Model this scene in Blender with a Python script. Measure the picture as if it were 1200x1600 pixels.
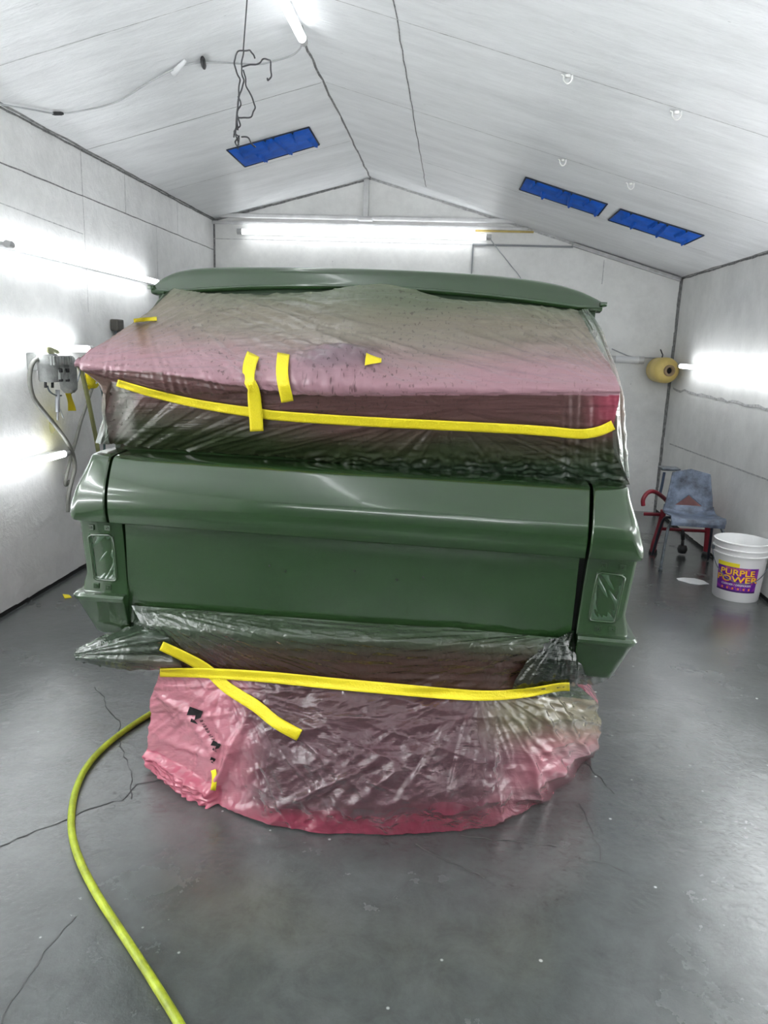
import bpy, bmesh, math, random
from math import sin, cos, pi, sqrt, atan2, radians, hypot
from mathutils import Vector, Matrix, noise
from mathutils.bvhtree import BVHTree

random.seed(7)
for o in list(bpy.data.objects): bpy.data.objects.remove(o)
COL = bpy.context.scene.collection
scn = bpy.context.scene

# ------------------------------------------------------------------ camera, world, exposure
F, PIT, ROL, YAW, H = 1162.73, .21951, .035142, .0839956, 1.55
fwd = Vector((-sin(YAW)*cos(PIT), cos(YAW)*cos(PIT), -sin(PIT)))
rt0 = Vector((cos(YAW), sin(YAW), 0)); up0 = rt0.cross(fwd)
RT = rt0*cos(ROL) + up0*sin(ROL); UP = -rt0*sin(ROL) + up0*cos(ROL)
cd = bpy.data.cameras.new('camera'); cam = bpy.data.objects.new('camera', cd); COL.objects.link(cam)
cd.sensor_fit = 'VERTICAL'; cd.sensor_height = 36; cd.lens = F/1600*36; cd.clip_start = .05
m = Matrix((RT, UP, -fwd)).transposed().to_4x4(); m.translation = Vector((0, 0, H)); cam.matrix_world = m
scn.camera = cam
w = bpy.data.worlds.new('world'); scn.world = w; w.use_nodes = True
w.node_tree.nodes['Background'].inputs[0].default_value = (.9, .95, 1, 1)
w.node_tree.nodes['Background'].inputs[1].default_value = .05
scn.view_settings.view_transform = 'Standard'; scn.view_settings.look = 'None'
scn.view_settings.gamma = 1; scn.view_settings.exposure = 1.6
TUBE = 4.2           # glow of the tubes in view
TUBE_B = 15        # stronger glow of unseen tubes added as fill

# ------------------------------------------------------------------ helpers
CAMP = Vector((0, 0, H))
def ray(x, y): return (fwd*F + RT*(x-600) - UP*(y-800))
def on_floor(x, y, z=0.0):
    d = ray(x, y); return CAMP + d*((z-H)/d.z)
def on_y(x, y, Y):
    d = ray(x, y); return CAMP + d*(Y/d.y)
def on_x(x, y, X):
    d = ray(x, y); return CAMP + d*(X/d.x)
CARO = Vector((-.3163, 2.2013, 0))
CARM = Matrix.Translation(CARO) @ Matrix.Rotation(-.0298, 4, 'Z') @ Matrix.Rotation(.01, 4, 'Y')
CARI = CARM.inverted()
CC = CARI @ CAMP
def at(x, y, Y):                       # a point of the car's own upright plane Y, in car coordinates
    d = CARI.to_3x3() @ ray(x, y); return CC + d*((Y-CC.y)/d.y)

def tag(o, label=None, cat=None, group=None, kind=None):
    if label: o['label'] = label
    if cat: o['category'] = cat
    if group: o['group'] = group
    if kind: o['kind'] = kind
    return o
def empty(name, loc=(0,0,0), rot=(0,0,0), label=None, cat=None, group=None):
    o = bpy.data.objects.new(name, None); COL.objects.link(o); o.location = loc; o.rotation_euler = rot
    o.empty_display_size = .1
    return tag(o, label, cat, group)
def obj(name, bm, mats, parent=None, smooth=True, label=None):
    me = bpy.data.meshes.new(name)
    bm.to_mesh(me); bm.free()
    if smooth: me.polygons.foreach_set('use_smooth', [True]*len(me.polygons))
    o = bpy.data.objects.new(name, me); COL.objects.link(o)
    for mm in (mats if isinstance(mats, (list, tuple)) else [mats]): me.materials.append(mm)
    if parent: o.parent = parent
    if label: o['label'] = label
    return o
def auto(o, deg=35):
    me = o.data; bm = bmesh.new(); bm.from_mesh(me)
    es = [e for e in bm.edges if len(e.link_faces) == 2 and e.calc_face_angle(0) > radians(deg)]
    bmesh.ops.split_edges(bm, edges=es); bm.to_mesh(me); bm.free(); return o
def box(bm, c, s, rot=None, bev=0, mi=0):
    r = bmesh.ops.create_cube(bm, size=1)['verts']
    M = Matrix.Translation(c) @ (rot.to_4x4() if rot else Matrix.Identity(4)) @ Matrix.Diagonal((*s, 1))
    bmesh.ops.transform(bm, matrix=M, verts=r)
    fs = {f for v in r for f in v.link_faces}
    for f in fs: f.material_index = mi
    if bev: bmesh.ops.bevel(bm, geom=list({e for v in r for e in v.link_edges}), offset=bev, segments=2, affect='EDGES', profile=.6)
def crom(p, t):
    n = len(p)-1; s = min(max(t, 0), 1)*n; i = min(int(s), n-1); f = s-i
    a, b, c, d = p[max(i-1, 0)], p[i], p[i+1], p[min(i+2, n)]
    return .5*((2*b)+(c-a)*f+(2*a-5*b+4*c-d)*f*f+(3*b-a-3*c+d)*f**3)
def spline(pts, n):
    P = [Vector(p) for p in pts]; return [crom(P, i/(n-1)) for i in range(n)]
def tube(bm, pts, r, seg=10, mi=0, cap=True):
    pts = [Vector(p) for p in pts]; rings = []; nrm = None
    for i, p in enumerate(pts):
        t = (pts[min(i+1, len(pts)-1)]-pts[max(i-1, 0)]).normalized()
        if nrm is None:
            nrm = t.orthogonal().normalized()
        nrm = (nrm - t*nrm.dot(t)).normalized(); b = t.cross(nrm)
        rr = r[i] if isinstance(r, (list, tuple)) else r
        rings.append([bm.verts.new(p + (nrm*cos(2*pi*k/seg)+b*sin(2*pi*k/seg))*rr) for k in range(seg)])
    for a, b in zip(rings, rings[1:]):
        for k in range(seg):
            f = bm.faces.new((a[k], a[(k+1) % seg], b[(k+1) % seg], b[k])); f.material_index = mi
    if cap:
        for R_, rev in ((rings[0], 1), (rings[-1], 0)):
            f = bm.faces.new(R_[::-1] if rev else R_); f.material_index = mi
def lathe(bm, prof, seg=40, M=Matrix.Identity(4), mi=0):
    rings = [[bm.verts.new(M @ Vector((r*cos(2*pi*k/seg), r*sin(2*pi*k/seg), z))) for k in range(seg)] for r, z in prof]
    for a, b in zip(rings, rings[1:]):
        for k in range(seg):
            f = bm.faces.new((a[k], a[(k+1) % seg], b[(k+1) % seg], b[k])); f.material_index = mi
def grid(bm, G, mi=0, close=False):
    V = [[bm.verts.new(p) for p in row] for row in G]
    for a, b in zip(V, V[1:]):
        for k in range(len(a)-1):
            f = bm.faces.new((a[k], a[k+1], b[k+1], b[k])); f.material_index = mi
    return V
def quad(bm, ps, mi=0):
    f = bm.faces.new([bm.verts.new(p) for p in ps]); f.material_index = mi; return f
def slab(bm, ps, n, th, mi=0):          # a flat polygon given a thickness along n
    n = Vector(n).normalized()*th
    a = [bm.verts.new(Vector(p)) for p in ps]; b = [bm.verts.new(Vector(p)+n) for p in ps]
    fs = [bm.faces.new(a), bm.faces.new(b[::-1])]
    for i in range(len(a)): fs.append(bm.faces.new((a[i], b[i], b[(i+1) % len(a)], a[(i+1) % len(a)])))
    for f in fs: f.material_index = mi
    bmesh.ops.recalc_face_normals(bm, faces=fs)

# ------------------------------------------------------------------ materials
def newmat(name):
    mt = bpy.data.materials.new(name); mt.use_nodes = True
    nt = mt.node_tree; b = nt.nodes['Principled BSDF']; return mt, nt, b
def N(nt, t, **kw):
    n = nt.nodes.new(t)
    for k, v in kw.items():
        if k.startswith('i_'):
            key = k[2:]; n.inputs[int(key) if key.isdigit() else key.replace('_', ' ')].default_value = v
        else: setattr(n, k, v)
    return n
def pbr(name, col, rough=.5, metal=0, bump=0, scale=40, var=0, coat=0, spec=.5, vs=6, stretch=None):
    mt, nt, b = newmat(name); L = nt.links
    b.inputs['Base Color'].default_value = (*col, 1); b.inputs['Roughness'].default_value = rough
    b.inputs['Metallic'].default_value = metal; b.inputs['Coat Weight'].default_value = coat
    b.inputs['Coat Roughness'].default_value = .08
    b.inputs['Specular IOR Level'].default_value = spec
    tc = N(nt, 'ShaderNodeTexCoord'); src = tc.outputs['Object']
    if stretch:
        mp = N(nt, 'ShaderNodeMapping'); mp.inputs['Scale'].default_value = stretch; L.new(src, mp.inputs[0]); src = mp.outputs[0]
    if var:
        n = N(nt, 'ShaderNodeTexNoise', i_Scale=vs, i_Detail=6.0, i_Roughness=.65); L.new(src, n.inputs['Vector'])
        r = N(nt, 'ShaderNodeValToRGB'); e = r.color_ramp.elements
        e[0].position = .3; e[1].position = .7
        e[0].color = (*[max(0, c*(1-var)) for c in col], 1); e[1].color = (*[min(1, c*(1+var)) for c in col], 1)
        L.new(n.outputs['Fac'], r.inputs[0]); L.new(r.outputs[0], b.inputs['Base Color'])
    if bump:
        n = N(nt, 'ShaderNodeTexNoise', i_Scale=scale, i_Detail=5.0, i_Roughness=.6); L.new(src, n.inputs['Vector'])
        bp = N(nt, 'ShaderNodeBump', i_Strength=bump, i_Distance=.01); L.new(n.outputs['Fac'], bp.inputs['Height'])
        L.new(bp.outputs[0], b.inputs['Normal'])
    return mt
def emit(name, col, s):
    mt, nt, b = newmat(name); b.inputs['Base Color'].default_value = (.9, .9, .9, 1)
    b.inputs['Emission Color'].default_value = (*col, 1); b.inputs['Emission Strength'].default_value = s; return mt

def wall_mat(name, crumple, col=(.80, .80, .80), rough=.32, stretch=(1, 1, 1)):
    mt, nt, b = newmat(name); L = nt.links
    tc = N(nt, 'ShaderNodeTexCoord'); mp = N(nt, 'ShaderNodeMapping'); mp.inputs['Scale'].default_value = stretch
    L.new(tc.outputs['Object'], mp.inputs[0])
    n1 = N(nt, 'ShaderNodeTexNoise', i_Scale=5.0, i_Detail=7.0, i_Roughness=.6, i_Distortion=.6); L.new(mp.outputs[0], n1.inputs['Vector'])
    n2 = N(nt, 'ShaderNodeTexNoise', i_Scale=45.0, i_Detail=4.0, i_Roughness=.7); L.new(mp.outputs[0], n2.inputs['Vector'])
    a = N(nt, 'ShaderNodeMath', operation='MULTIPLY_ADD'); L.new(n2.outputs['Fac'], a.inputs[0]); a.inputs[1].default_value = .18; L.new(n1.outputs['Fac'], a.inputs[2])
    bp = N(nt, 'ShaderNodeBump', i_Strength=crumple, i_Distance=.03); L.new(a.outputs[0], bp.inputs['Height'])
    L.new(bp.outputs[0], b.inputs['Normal'])
    n3 = N(nt, 'ShaderNodeTexNoise', i_Scale=2.2, i_Detail=9.0, i_Roughness=.75); L.new(mp.outputs[0], n3.inputs['Vector'])
    r = N(nt, 'ShaderNodeValToRGB'); e = r.color_ramp.elements; e[0].position = .3; e[1].position = .6
    e[0].color = (*[c*.82 for c in col], 1); e[1].color = (*col, 1)
    L.new(n3.outputs['Fac'], r.inputs[0]); 
    # small dark specks of dirt and fastener heads
    v = N(nt, 'ShaderNodeTexVoronoi', i_Scale=9.0); L.new(mp.outputs[0], v.inputs['Vector'])
    s = N(nt, 'ShaderNodeMath', operation='LESS_THAN'); L.new(v.outputs['Distance'], s.inputs[0]); s.inputs[1].default_value = .045
    sp = N(nt, 'ShaderNodeSeparateColor'); L.new(v.outputs['Color'], sp.inputs[0])
    g = N(nt, 'ShaderNodeMath', operation='GREATER_THAN'); L.new(sp.outputs[0], g.inputs[0]); g.inputs[1].default_value = .72
    k = N(nt, 'ShaderNodeMath', operation='MULTIPLY'); L.new(s.outputs[0], k.inputs[0]); L.new(g.outputs[0], k.inputs[1])
    k2 = N(nt, 'ShaderNodeMath', operation='MULTIPLY'); L.new(k.outputs[0], k2.inputs[0]); k2.inputs[1].default_value = .45
    mx = N(nt, 'ShaderNodeMix', data_type='RGBA'); L.new(k2.outputs[0], mx.inputs[0]); L.new(r.outputs[0], mx.inputs[6]); mx.inputs[7].default_value = (.12, .12, .12, 1)
    L.new(mx.outputs[2], b.inputs['Base Color'])
    b.inputs['Roughness'].default_value = rough; b.inputs['Specular IOR Level'].default_value = .35
    return mt
M_WALL = wall_mat('white_foil_wall', .45, col=(.86, .86, .85), rough=.5)
M_WALLR = wall_mat('white_foil_wall_smooth', .14, col=(.86, .86, .84), rough=.45)
M_CEIL = wall_mat('white_ceiling_board', .25, col=(.82, .83, .84), rough=.36, stretch=(.5, 2.2, 1))
M_SEAM = pbr('grey_board_seam', (.22, .22, .22), .8, var=.5, vs=30)
M_SEAML = pbr('pale_board_seam', (.5, .5, .5), .7, var=.4, vs=30)
M_BEAM = pbr('white_painted_metal', (.66, .66, .66), .4, bump=.2, scale=30, var=.15)
M_DARK = pbr('black_gap', (.012, .012, .012), .8)
M_TUBE = emit('lit_tube', (.95, .98, 1), TUBE)
M_TUBE_D = emit('dim_tube', (.95, .98, 1), TUBE*.5)
M_TUBE_B = emit('fill_tube', (.95, .98, 1), TUBE_B)
M_CAPM = pbr('tube_cap_metal', (.55, .55, .55), .4, metal=.6, bump=.2)
M_FIX = pbr('white_fixture', (.75, .76, .77), .4, bump=.1)
M_STAIN = None

def floor_mat():
    mt, nt, b = newmat('sealed_concrete'); L = nt.links
    tc = N(nt, 'ShaderNodeTexCoord'); src = tc.outputs['Object']
    def noi(sc, d=6.0, r=.6, di=0.0):
        n = N(nt, 'ShaderNodeTexNoise', i_Scale=sc, i_Detail=d, i_Roughness=r, i_Distortion=di); L.new(src, n.inputs['Vector']); return n.outputs['Fac']
    def ramp(f, stops):
        r = N(nt, 'ShaderNodeValToRGB'); e = r.color_ramp.elements
        while len(e) < len(stops): e.new(.5)
        for q, (p, c) in zip(e, stops): q.position = p; q.color = (*c, 1) if isinstance(c, tuple) else (c, c, c, 1)
        L.new(f, r.inputs[0]); return r.outputs[0]
    big = ramp(noi(1.1, 8.0, .62, .5), [(.22, (.032, .037, .036)), (.5, (.064, .071, .070)), (.80, (.10, .107, .105))])
    mid = ramp(noi(7, 8.0, .75, .3), [(.2, .5), (.5, 1.0), (.85, 1.5)])
    mx = N(nt, 'ShaderNodeMix', data_type='RGBA', blend_type='MULTIPLY'); mx.inputs[0].default_value = .8
    L.new(big, mx.inputs[6]); L.new(mid, mx.inputs[7])
    # pale droplets and chips
    v = N(nt, 'ShaderNodeTexVoronoi', i_Scale=16.0, i_Randomness=1.0); L.new(src, v.inputs['Vector'])
    s = N(nt, 'ShaderNodeMapRange'); L.new(v.outputs['Distance'], s.inputs[0]); s.inputs[1].default_value = .06; s.inputs[2].default_value = .1; s.inputs[3].default_value = 1; s.inputs[4].default_value = 0
    sc = N(nt, 'ShaderNodeSeparateColor'); L.new(v.outputs['Color'], sc.inputs[0])
    g = N(nt, 'ShaderNodeMath', operation='GREATER_THAN'); L.new(sc.outputs[0], g.inputs[0]); g.inputs[1].default_value = .8
    k = N(nt, 'ShaderNodeMath', operation='MULTIPLY'); L.new(s.outputs[0], k.inputs[0]); L.new(g.outputs[0], k.inputs[1])
    m2 = N(nt, 'ShaderNodeMix', data_type='RGBA'); L.new(k.outputs[0], m2.inputs[0]); L.new(mx.outputs[2], m2.inputs[6]); m2.inputs[7].default_value = (.3, .32, .31, 1)
    L.new(m2.outputs[2], b.inputs['Base Color'])
    rg = ramp(noi(2.0, 7.0, .65), [(.3, .14), (.7, .32)]); L.new(rg, b.inputs['Roughness'])
    h1 = noi(48, 6.0, .75, .3); h2 = noi(3.5, 3.0, .5)
    ad = N(nt, 'ShaderNodeMath', operation='MULTIPLY_ADD'); L.new(h1, ad.inputs[0]); ad.inputs[1].default_value = .25; L.new(h2, ad.inputs[2])
    ad2 = N(nt, 'ShaderNodeMath', operation='MULTIPLY_ADD'); L.new(k.outputs[0], ad2.inputs[0]); ad2.inputs[1].default_value = .12; L.new(ad.outputs[0], ad2.inputs[2])
    bp = N(nt, 'ShaderNodeBump', i_Strength=.5, i_Distance=.008); L.new(ad2.outputs[0], bp.inputs['Height']); L.new(bp.outputs[0], b.inputs['Normal'])
    b.inputs['Coat Weight'].default_value = .9; b.inputs['Coat Roughness'].default_value = .12
    L.new(bp.outputs[0], b.inputs['Coat Normal'])
    return mt
M_FLOOR = floor_mat()

M_PAINT = pbr('green_car_paint', (.014, .038, .011), .21, coat=.8, bump=.015, scale=260)
M_PAINT_D = pbr('green_painted_inner_metal', (.014, .034, .013), .5)
M_TAPE = pbr('yellow_masking_tape', (.72, .60, .010), .55, bump=.4, scale=160, var=.06)
M_BLUE = pbr('blue_masking_tape', (.004, .115, .60), .7, bump=.3, scale=60, var=.2, vs=9, spec=.2)
M_BLUED = pbr('dark_edge_of_blue_patch', (.02, .03, .06), .7)
M_HOSE = pbr('lime_air_hose', (.27, .33, .018), .45, bump=.3, scale=60, var=.4, vs=14)
M_WIRE = pbr('dark_steel_wire', (.06, .06, .065), .5, metal=.6)
M_CABLE = pbr('grey_cable', (.42, .43, .44), .5, var=.2)
M_BLACK = pbr('black_plastic', (.02, .02, .022), .5)

# film: vertex colour carries overspray, cover and some painted light and shade, gloss and creases from the sheet itself
def film_mat(name, creases, rot=0.0, stretch=(3, 40, 1), speck=0.0, transl=.35, rough=.2, bstr=.55, coat=0.0):
    # glossy plastic sheet
    mt, nt, b = newmat(name); L = nt.links
    ca = N(nt, 'ShaderNodeVertexColor', layer_name='overspray')
    uv = N(nt, 'ShaderNodeUVMap', uv_map='sheet')
    mp = N(nt, 'ShaderNodeMapping'); mp.inputs['Rotation'].default_value = (0, 0, rot); mp.inputs['Scale'].default_value = stretch; L.new(uv.outputs[0], mp.inputs[0])
    n1 = N(nt, 'ShaderNodeTexNoise', i_Scale=1.0, i_Detail=5.0, i_Roughness=.6, i_Distortion=.8); L.new(mp.outputs[0], n1.inputs['Vector'])
    n2 = N(nt, 'ShaderNodeTexVoronoi', i_Scale=38.0, feature='DISTANCE_TO_EDGE')
    wv = N(nt, 'ShaderNodeTexNoise', i_Scale=9.0, i_Detail=3.0); L.new(uv.outputs[0], wv.inputs['Vector'])
    wm = N(nt, 'ShaderNodeMix', data_type='RGBA', blend_type='LINEAR_LIGHT'); wm.inputs[0].default_value = .12; L.new(uv.outputs[0], wm.inputs[6]); L.new(wv.outputs['Color'], wm.inputs[7])
    L.new(wm.outputs[2], n2.inputs['Vector'])
    n3 = N(nt, 'ShaderNodeTexNoise', i_Scale=24.0, i_Detail=5.0, i_Distortion=2.0); L.new(uv.outputs[0], n3.inputs['Vector'])
    a = N(nt, 'ShaderNodeMath', operation='MULTIPLY_ADD'); L.new(n2.outputs['Distance'], a.inputs[0]); a.inputs[1].default_value = creases*.5; L.new(n1.outputs['Fac'], a.inputs[2])
    a2 = N(nt, 'ShaderNodeMath', operation='MULTIPLY_ADD'); L.new(n3.outputs['Fac'], a2.inputs[0]); a2.inputs[1].default_value = creases*.6; L.new(a.outputs[0], a2.inputs[2])
    h = a2.outputs[0]
    col = ca.outputs['Color']
    if speck:
        v = N(nt, 'ShaderNodeTexNoise', i_Scale=170.0, i_Detail=2.0); L.new(uv.outputs[0], v.inputs['Vector'])
        r = N(nt, 'ShaderNodeMapRange'); L.new(v.outputs['Fac'], r.inputs[0]); r.inputs[1].default_value = .60; r.inputs[2].default_value = .68
        mk = N(nt, 'ShaderNodeTexNoise', i_Scale=4.0); L.new(uv.outputs[0], mk.inputs['Vector'])
        mr = N(nt, 'ShaderNodeMapRange'); L.new(mk.outputs['Fac'], mr.inputs[0]); mr.inputs[1].default_value = .4; mr.inputs[2].default_value = .62
        ml = N(nt, 'ShaderNodeMath', operation='MULTIPLY'); L.new(r.outputs[0], ml.inputs[0]); L.new(mr.outputs[0], ml.inputs[1])
        m5 = N(nt, 'ShaderNodeMath', operation='MULTIPLY'); L.new(ml.outputs[0], m5.inputs[0]); m5.inputs[1].default_value = speck
        mx = N(nt, 'ShaderNodeMix', data_type='RGBA', blend_type='MULTIPLY'); L.new(m5.outputs[0], mx.inputs[0]); L.new(col, mx.inputs[6]); mx.inputs[7].default_value = (.35, .32, .3, 1)
        col = mx.outputs[2]
    bp = N(nt, 'ShaderNodeBump', i_Strength=bstr, i_Distance=.014); L.new(h, bp.inputs['Height'])
    L.new(col, b.inputs['Base Color']); b.inputs['Roughness'].default_value = rough; L.new(bp.outputs[0], b.inputs['Normal'])
    b.inputs['Specular IOR Level'].default_value = .6; b.inputs['Coat Weight'].default_value = coat; b.inputs['Coat Roughness'].default_value = .09; L.new(bp.outputs[0], b.inputs['Coat Normal'])
    tl = N(nt, 'ShaderNodeBsdfTranslucent'); L.new(col, tl.inputs[0]); L.new(bp.outputs[0], tl.inputs['Normal'])
    m1 = N(nt, 'ShaderNodeMixShader'); m1.inputs[0].default_value = transl; L.new(b.outputs[0], m1.inputs[1]); L.new(tl.outputs[0], m1.inputs[2])
    tr = N(nt, 'ShaderNodeBsdfTransparent'); tr.inputs[0].default_value = (.95, .55, .62, 1)
    gl = N(nt, 'ShaderNodeBsdfGlossy'); gl.inputs['Roughness'].default_value = .16; L.new(bp.outputs[0], gl.inputs['Normal'])
    lw = N(nt, 'ShaderNodeLayerWeight', i_Blend=.18); L.new(bp.outputs[0], lw.inputs['Normal'])
    m0 = N(nt, 'ShaderNodeMixShader'); L.new(lw.outputs['Fresnel'], m0.inputs[0]); L.new(tr.outputs[0], m0.inputs[1]); L.new(gl.outputs[0], m0.inputs[2])
    m2 = N(nt, 'ShaderNodeMixShader'); L.new(ca.outputs['Alpha'], m2.inputs[0]); L.new(m0.outputs[0], m2.inputs[1]); L.new(m1.outputs[0], m2.inputs[2])
    L.new(m2.outputs[0], nt.nodes['Material Output'].inputs[0])
    return mt
M_FILM_U = film_mat('oversprayed_pink_film_upper', .25, rot=.06, stretch=(2.5, 45, 1), speck=.9, transl=.1, rough=.34, bstr=.8)
M_FILM_L = film_mat('oversprayed_pink_film_lower', .9, rot=-.5, stretch=(5, 30, 1), transl=.3, rough=.2, bstr=.6, coat=.9)

# ------------------------------------------------------------------ the room
XL, XR, YB, YF, ZL, ZR, XG, ZG = -2.434, 2.13, 7.605, -3.0, 2.709, 2.277, -.879, 3.119
def strip(bm, a, b, n, wd, off=.0015, mi=1, jit=0.0):
    a, b, n = Vector(a), Vector(b), Vector(n).normalized(); t = (b-a); s = t.normalized().cross(n)*wd/2
    k = max(2, int(t.length/.12)); P = [a+t*i/k + s.normalized()*random.uniform(-jit, jit) for i in range(k+1)]
    for p, q in zip(P, P[1:]):
        quad(bm, [p-s*random.uniform(.6, 1.2)+n*off, q-s+n*off, q+s*random.uniform(.6, 1.2)+n*off, p+s+n*off], mi)
def kind_structure(o): o['kind'] = 'structure'; return o

bm = bmesh.new(); quad(bm, [(XL, YF, 0), (XR, YF, 0), (XR, YB, 0), (XL, YB, 0)])
def crack(pts, wd, mi=1):
    P = [on_floor(*p, .0012) for p in pts]
    Q = []
    for a, b in zip(P, P[1:]):
        k = max(2, int((b-a).length/.025)); s = Vector((-(b-a).y, (b-a).x, 0)).normalized()
        Q += [a.lerp(b, i/k)+s*random.uniform(-.006, .006) for i in range(k)]
    Q.append(P[-1])
    for i, (a, b) in enumerate(zip(Q, Q[1:])):
        s = Vector((-(b-a).y, (b-a).x, 0)).normalized()*wd*random.uniform(.4, 1)/2
        quad(bm, [a-s, b-s, b+s, a+s], mi)
crack([(0, 1322), (55, 1298), (100, 1282), (140, 1262), (190, 1250), (215, 1226), (252, 1218)], .006)
crack([(205, 1248), (206, 1205), (190, 1170), (184, 1150), (190, 1130), (170, 1110), (160, 1085), (148, 1073)], .004)
crack([(905, 1255), (925, 1300), (935, 1322), (938, 1345)], .004)
crack([(925, 1345), (950, 1348), (975, 1362)], .004)
crack([(930, 1130), (905, 1180), (960, 1240)], .003)
crack([(650, 1318), (700, 1345), (757, 1372)], .006, 2)
crack([(720, 1306), (870, 1322)], .004, 2)
crack([(0, 1598), (60, 1500), (120, 1430)], .004, 2)
M_SCUFF = pbr('scuff_on_concrete', (.05, .05, .048), .5)
kind_structure(obj('floor', bm, [M_FLOOR, M_DARK, M_SCUFF], smooth=False))

# left wall, with board seams and the yellow overspray stain
bm = bmesh.new(); quad(bm, [(XL, YF, 0), (XL, YB, 0), (XL, YB, ZL), (XL, YF, ZL)])
nx = (1, 0, 0)
strip(bm, (XL, YF, 2.425), (XL, YB, 2.425), nx, .008, jit=.002)
for y in (4.92, 5.57, 6.62): strip(bm, (XL, y, 2.43), (XL, y, 2.7), nx, .008, mi=2)
for y in (3.7, 4.92, 6.14): strip(bm, (XL, y, 1.7), (XL, y, 2.42), nx, .006, mi=2)
strip(bm, (XL, 3.0, 2.25), (XL, 4.9, 2.19), nx, .006, mi=2)
strip(bm, (XL, YF, .008), (XL, YB, .008), nx, .035, mi=3)
strip(bm, (XL, YF, 2.702), (XL, YB, 2.702), nx, .014, jit=.003)
def stain_mat():
    mt, nt, b = newmat('yellow_sprayed_stain'); L = nt.links
    g = N(nt, 'ShaderNodeTexCoord'); n = N(nt, 'ShaderNodeTexGradient', gradient_type='SPHERICAL')
    mp = N(nt, 'ShaderNodeMapping'); L.new(g.outputs['Object'], mp.inputs[0]); L.new(mp.outputs[0], n.inputs[0])
    b.inputs['Base Color'].default_value = (.75, .68, .12, 1)
    b.inputs['Roughness'].default_value = .6
    tr = N(nt, 'ShaderNodeBsdfTransparent'); ms = N(nt, 'ShaderNodeMixShader')
    q = N(nt, 'ShaderNodeMath', operation='POWER'); L.new(n.outputs['Fac'], q.inputs[0]); q.inputs[1].default_value = 2.2
    q2 = N(nt, 'ShaderNodeMath', operation='MULTIPLY'); L.new(q.outputs[0], q2.inputs[0]); q2.inputs[1].default_value = .5
    L.new(q2.outputs[0], ms.inputs[0]); L.new(tr.outputs[0], ms.inputs[1]); L.new(b.outputs[0], ms.inputs[2]); L.new(ms.outputs[0], nt.nodes['Material Output'].inputs[0])
    return mt
WL = kind_structure(obj('wall_left', bm, [M_WALL, M_SEAM, M_SEAML, M_DARK], smooth=False))
bm = bmesh.new(); quad(bm, [(0, -1, -1), (0, 1, -1), (0, 1, 1), (0, -1, 1)])
st = obj('overspray_stain', bm, stain_mat(), WL); st.scale = (1, .3, .42); st.location = (XL+.004, 4.37, 1.0); st['label'] = 'yellow sprayed stain'

bm = bmesh.new(); quad(bm, [(XR, YF, 0), (XR, YB, 0), (XR, YB, ZR), (XR, YF, ZR)][::-1])
nx = (-1, 0, 0)
a, b_ = on_x(1050, 690, XR), on_x(1200, 752, XR)
strip(bm, (XR, 7.4, .72), (XR, 4.4, .78), nx, .012, mi=2, off=.003)
strip(bm, (XR, 7.5, 1.24), (XR, 3.0, 1.2), nx, .02, mi=2, jit=.012, off=.003)
strip(bm, (XR, YF, .012), (XR, YB, .012), nx, .03, mi=3)
strip(bm, (XR, YF, ZR-.008), (XR, YB, ZR-.008), nx, .016, jit=.004)
kind_structure(obj('wall_right', bm, [M_WALLR, M_SEAM, M_SEAML, M_DARK], smooth=False))

bm = bmesh.new(); quad(bm, [(XL, YB, 0), (XR, YB, 0), (XR, YB, ZR), (XG, YB, ZG), (XL, YB, ZL)])
ny = (0, -1, 0)
strip(bm, (XL, YB, 2.53), (1.1, YB, 2.53), ny, .006, mi=2)
strip(bm, (XL+.01, YB, 0), (XL+.01, YB, ZL), ny, .02, mi=1)
strip(bm, (XR-.015, YB, 0), (XR-.015, YB, ZR), ny, .03, mi=1)
strip(bm, (XG, YB, ZG-.012), (XL, YB, ZL-.012), ny, .02, mi=1)
strip(bm, (XG, YB, ZG-.012), (XR, YB, ZR-.012), ny, .02, mi=2)
strip(bm, (1.38, YB, 2.2), (1.38, YB, 2.42), ny, .008, mi=2)
kind_structure(obj('wall_back', bm, [M_WALLR, M_SEAM, M_SEAML], smooth=False))
bm = bmesh.new(); quad(bm, [(XL, YF, 0), (XR, YF, 0), (XR, YF, ZR), (XG, YF, ZG), (XL, YF, ZL)][::-1])
kind_structure(obj('wall_front', bm, [pbr('grey_end_wall', (.22, .23, .24), .6, bump=.1)], smooth=False))  # unseen end wall, its grey chosen to keep reflections on the car dark

bm = bmesh.new()
quad(bm, [(XL, YF, ZL), (XL, YB, ZL), (XG, YB, ZG), (XG, YF, ZG)]); quad(bm, [(XG, YF, ZG), (XG, YB, ZG), (XR, YB, ZR), (XR, YF, ZR)])
nl = Vector((.410, 0, -1.555)).normalized(); nr = Vector((-.842, 0, -3.009)).normalized()
def cl(x, y): return Vector((x, y, ZL+(x-XL)*(ZG-ZL)/(XG-XL)))
def cr(x, y): return Vector((x, y, ZG+(x-XG)*(ZR-ZG)/(XR-XG)))
for y in (4.97, 6.29): strip(bm, cl(XL, y), cl(-.9, y), nl, .007, mi=1 if y < 6 else 2, jit=.003)
strip(bm, cl(XL, 3.68), cl(-1.0, 3.68), nl, .006, mi=2)
strip(bm, cl(-.885, YF), cl(-.885, YB), nl, .014, jit=.006)
strip(bm, cl(-2.42, YF), cl(-2.42, YB), nl, .02, jit=.004)
strip(bm, cr(-.33, YF), cr(-.33, 7.2), nr, .007, jit=.003)
for y in (3.68, 4.97, 6.25): strip(bm, cr(-.87 if y < 6 else -.3, y), cr(1.9, y), nr, .008, mi=2, jit=.003)
strip(bm, cr(XR-.01, YF), cr(XR-.01, YB), nr, .014, jit=.005)
kind_structure(obj('ceiling', bm, [M_CEIL, M_SEAM, M_SEAML], smooth=False))

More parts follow.
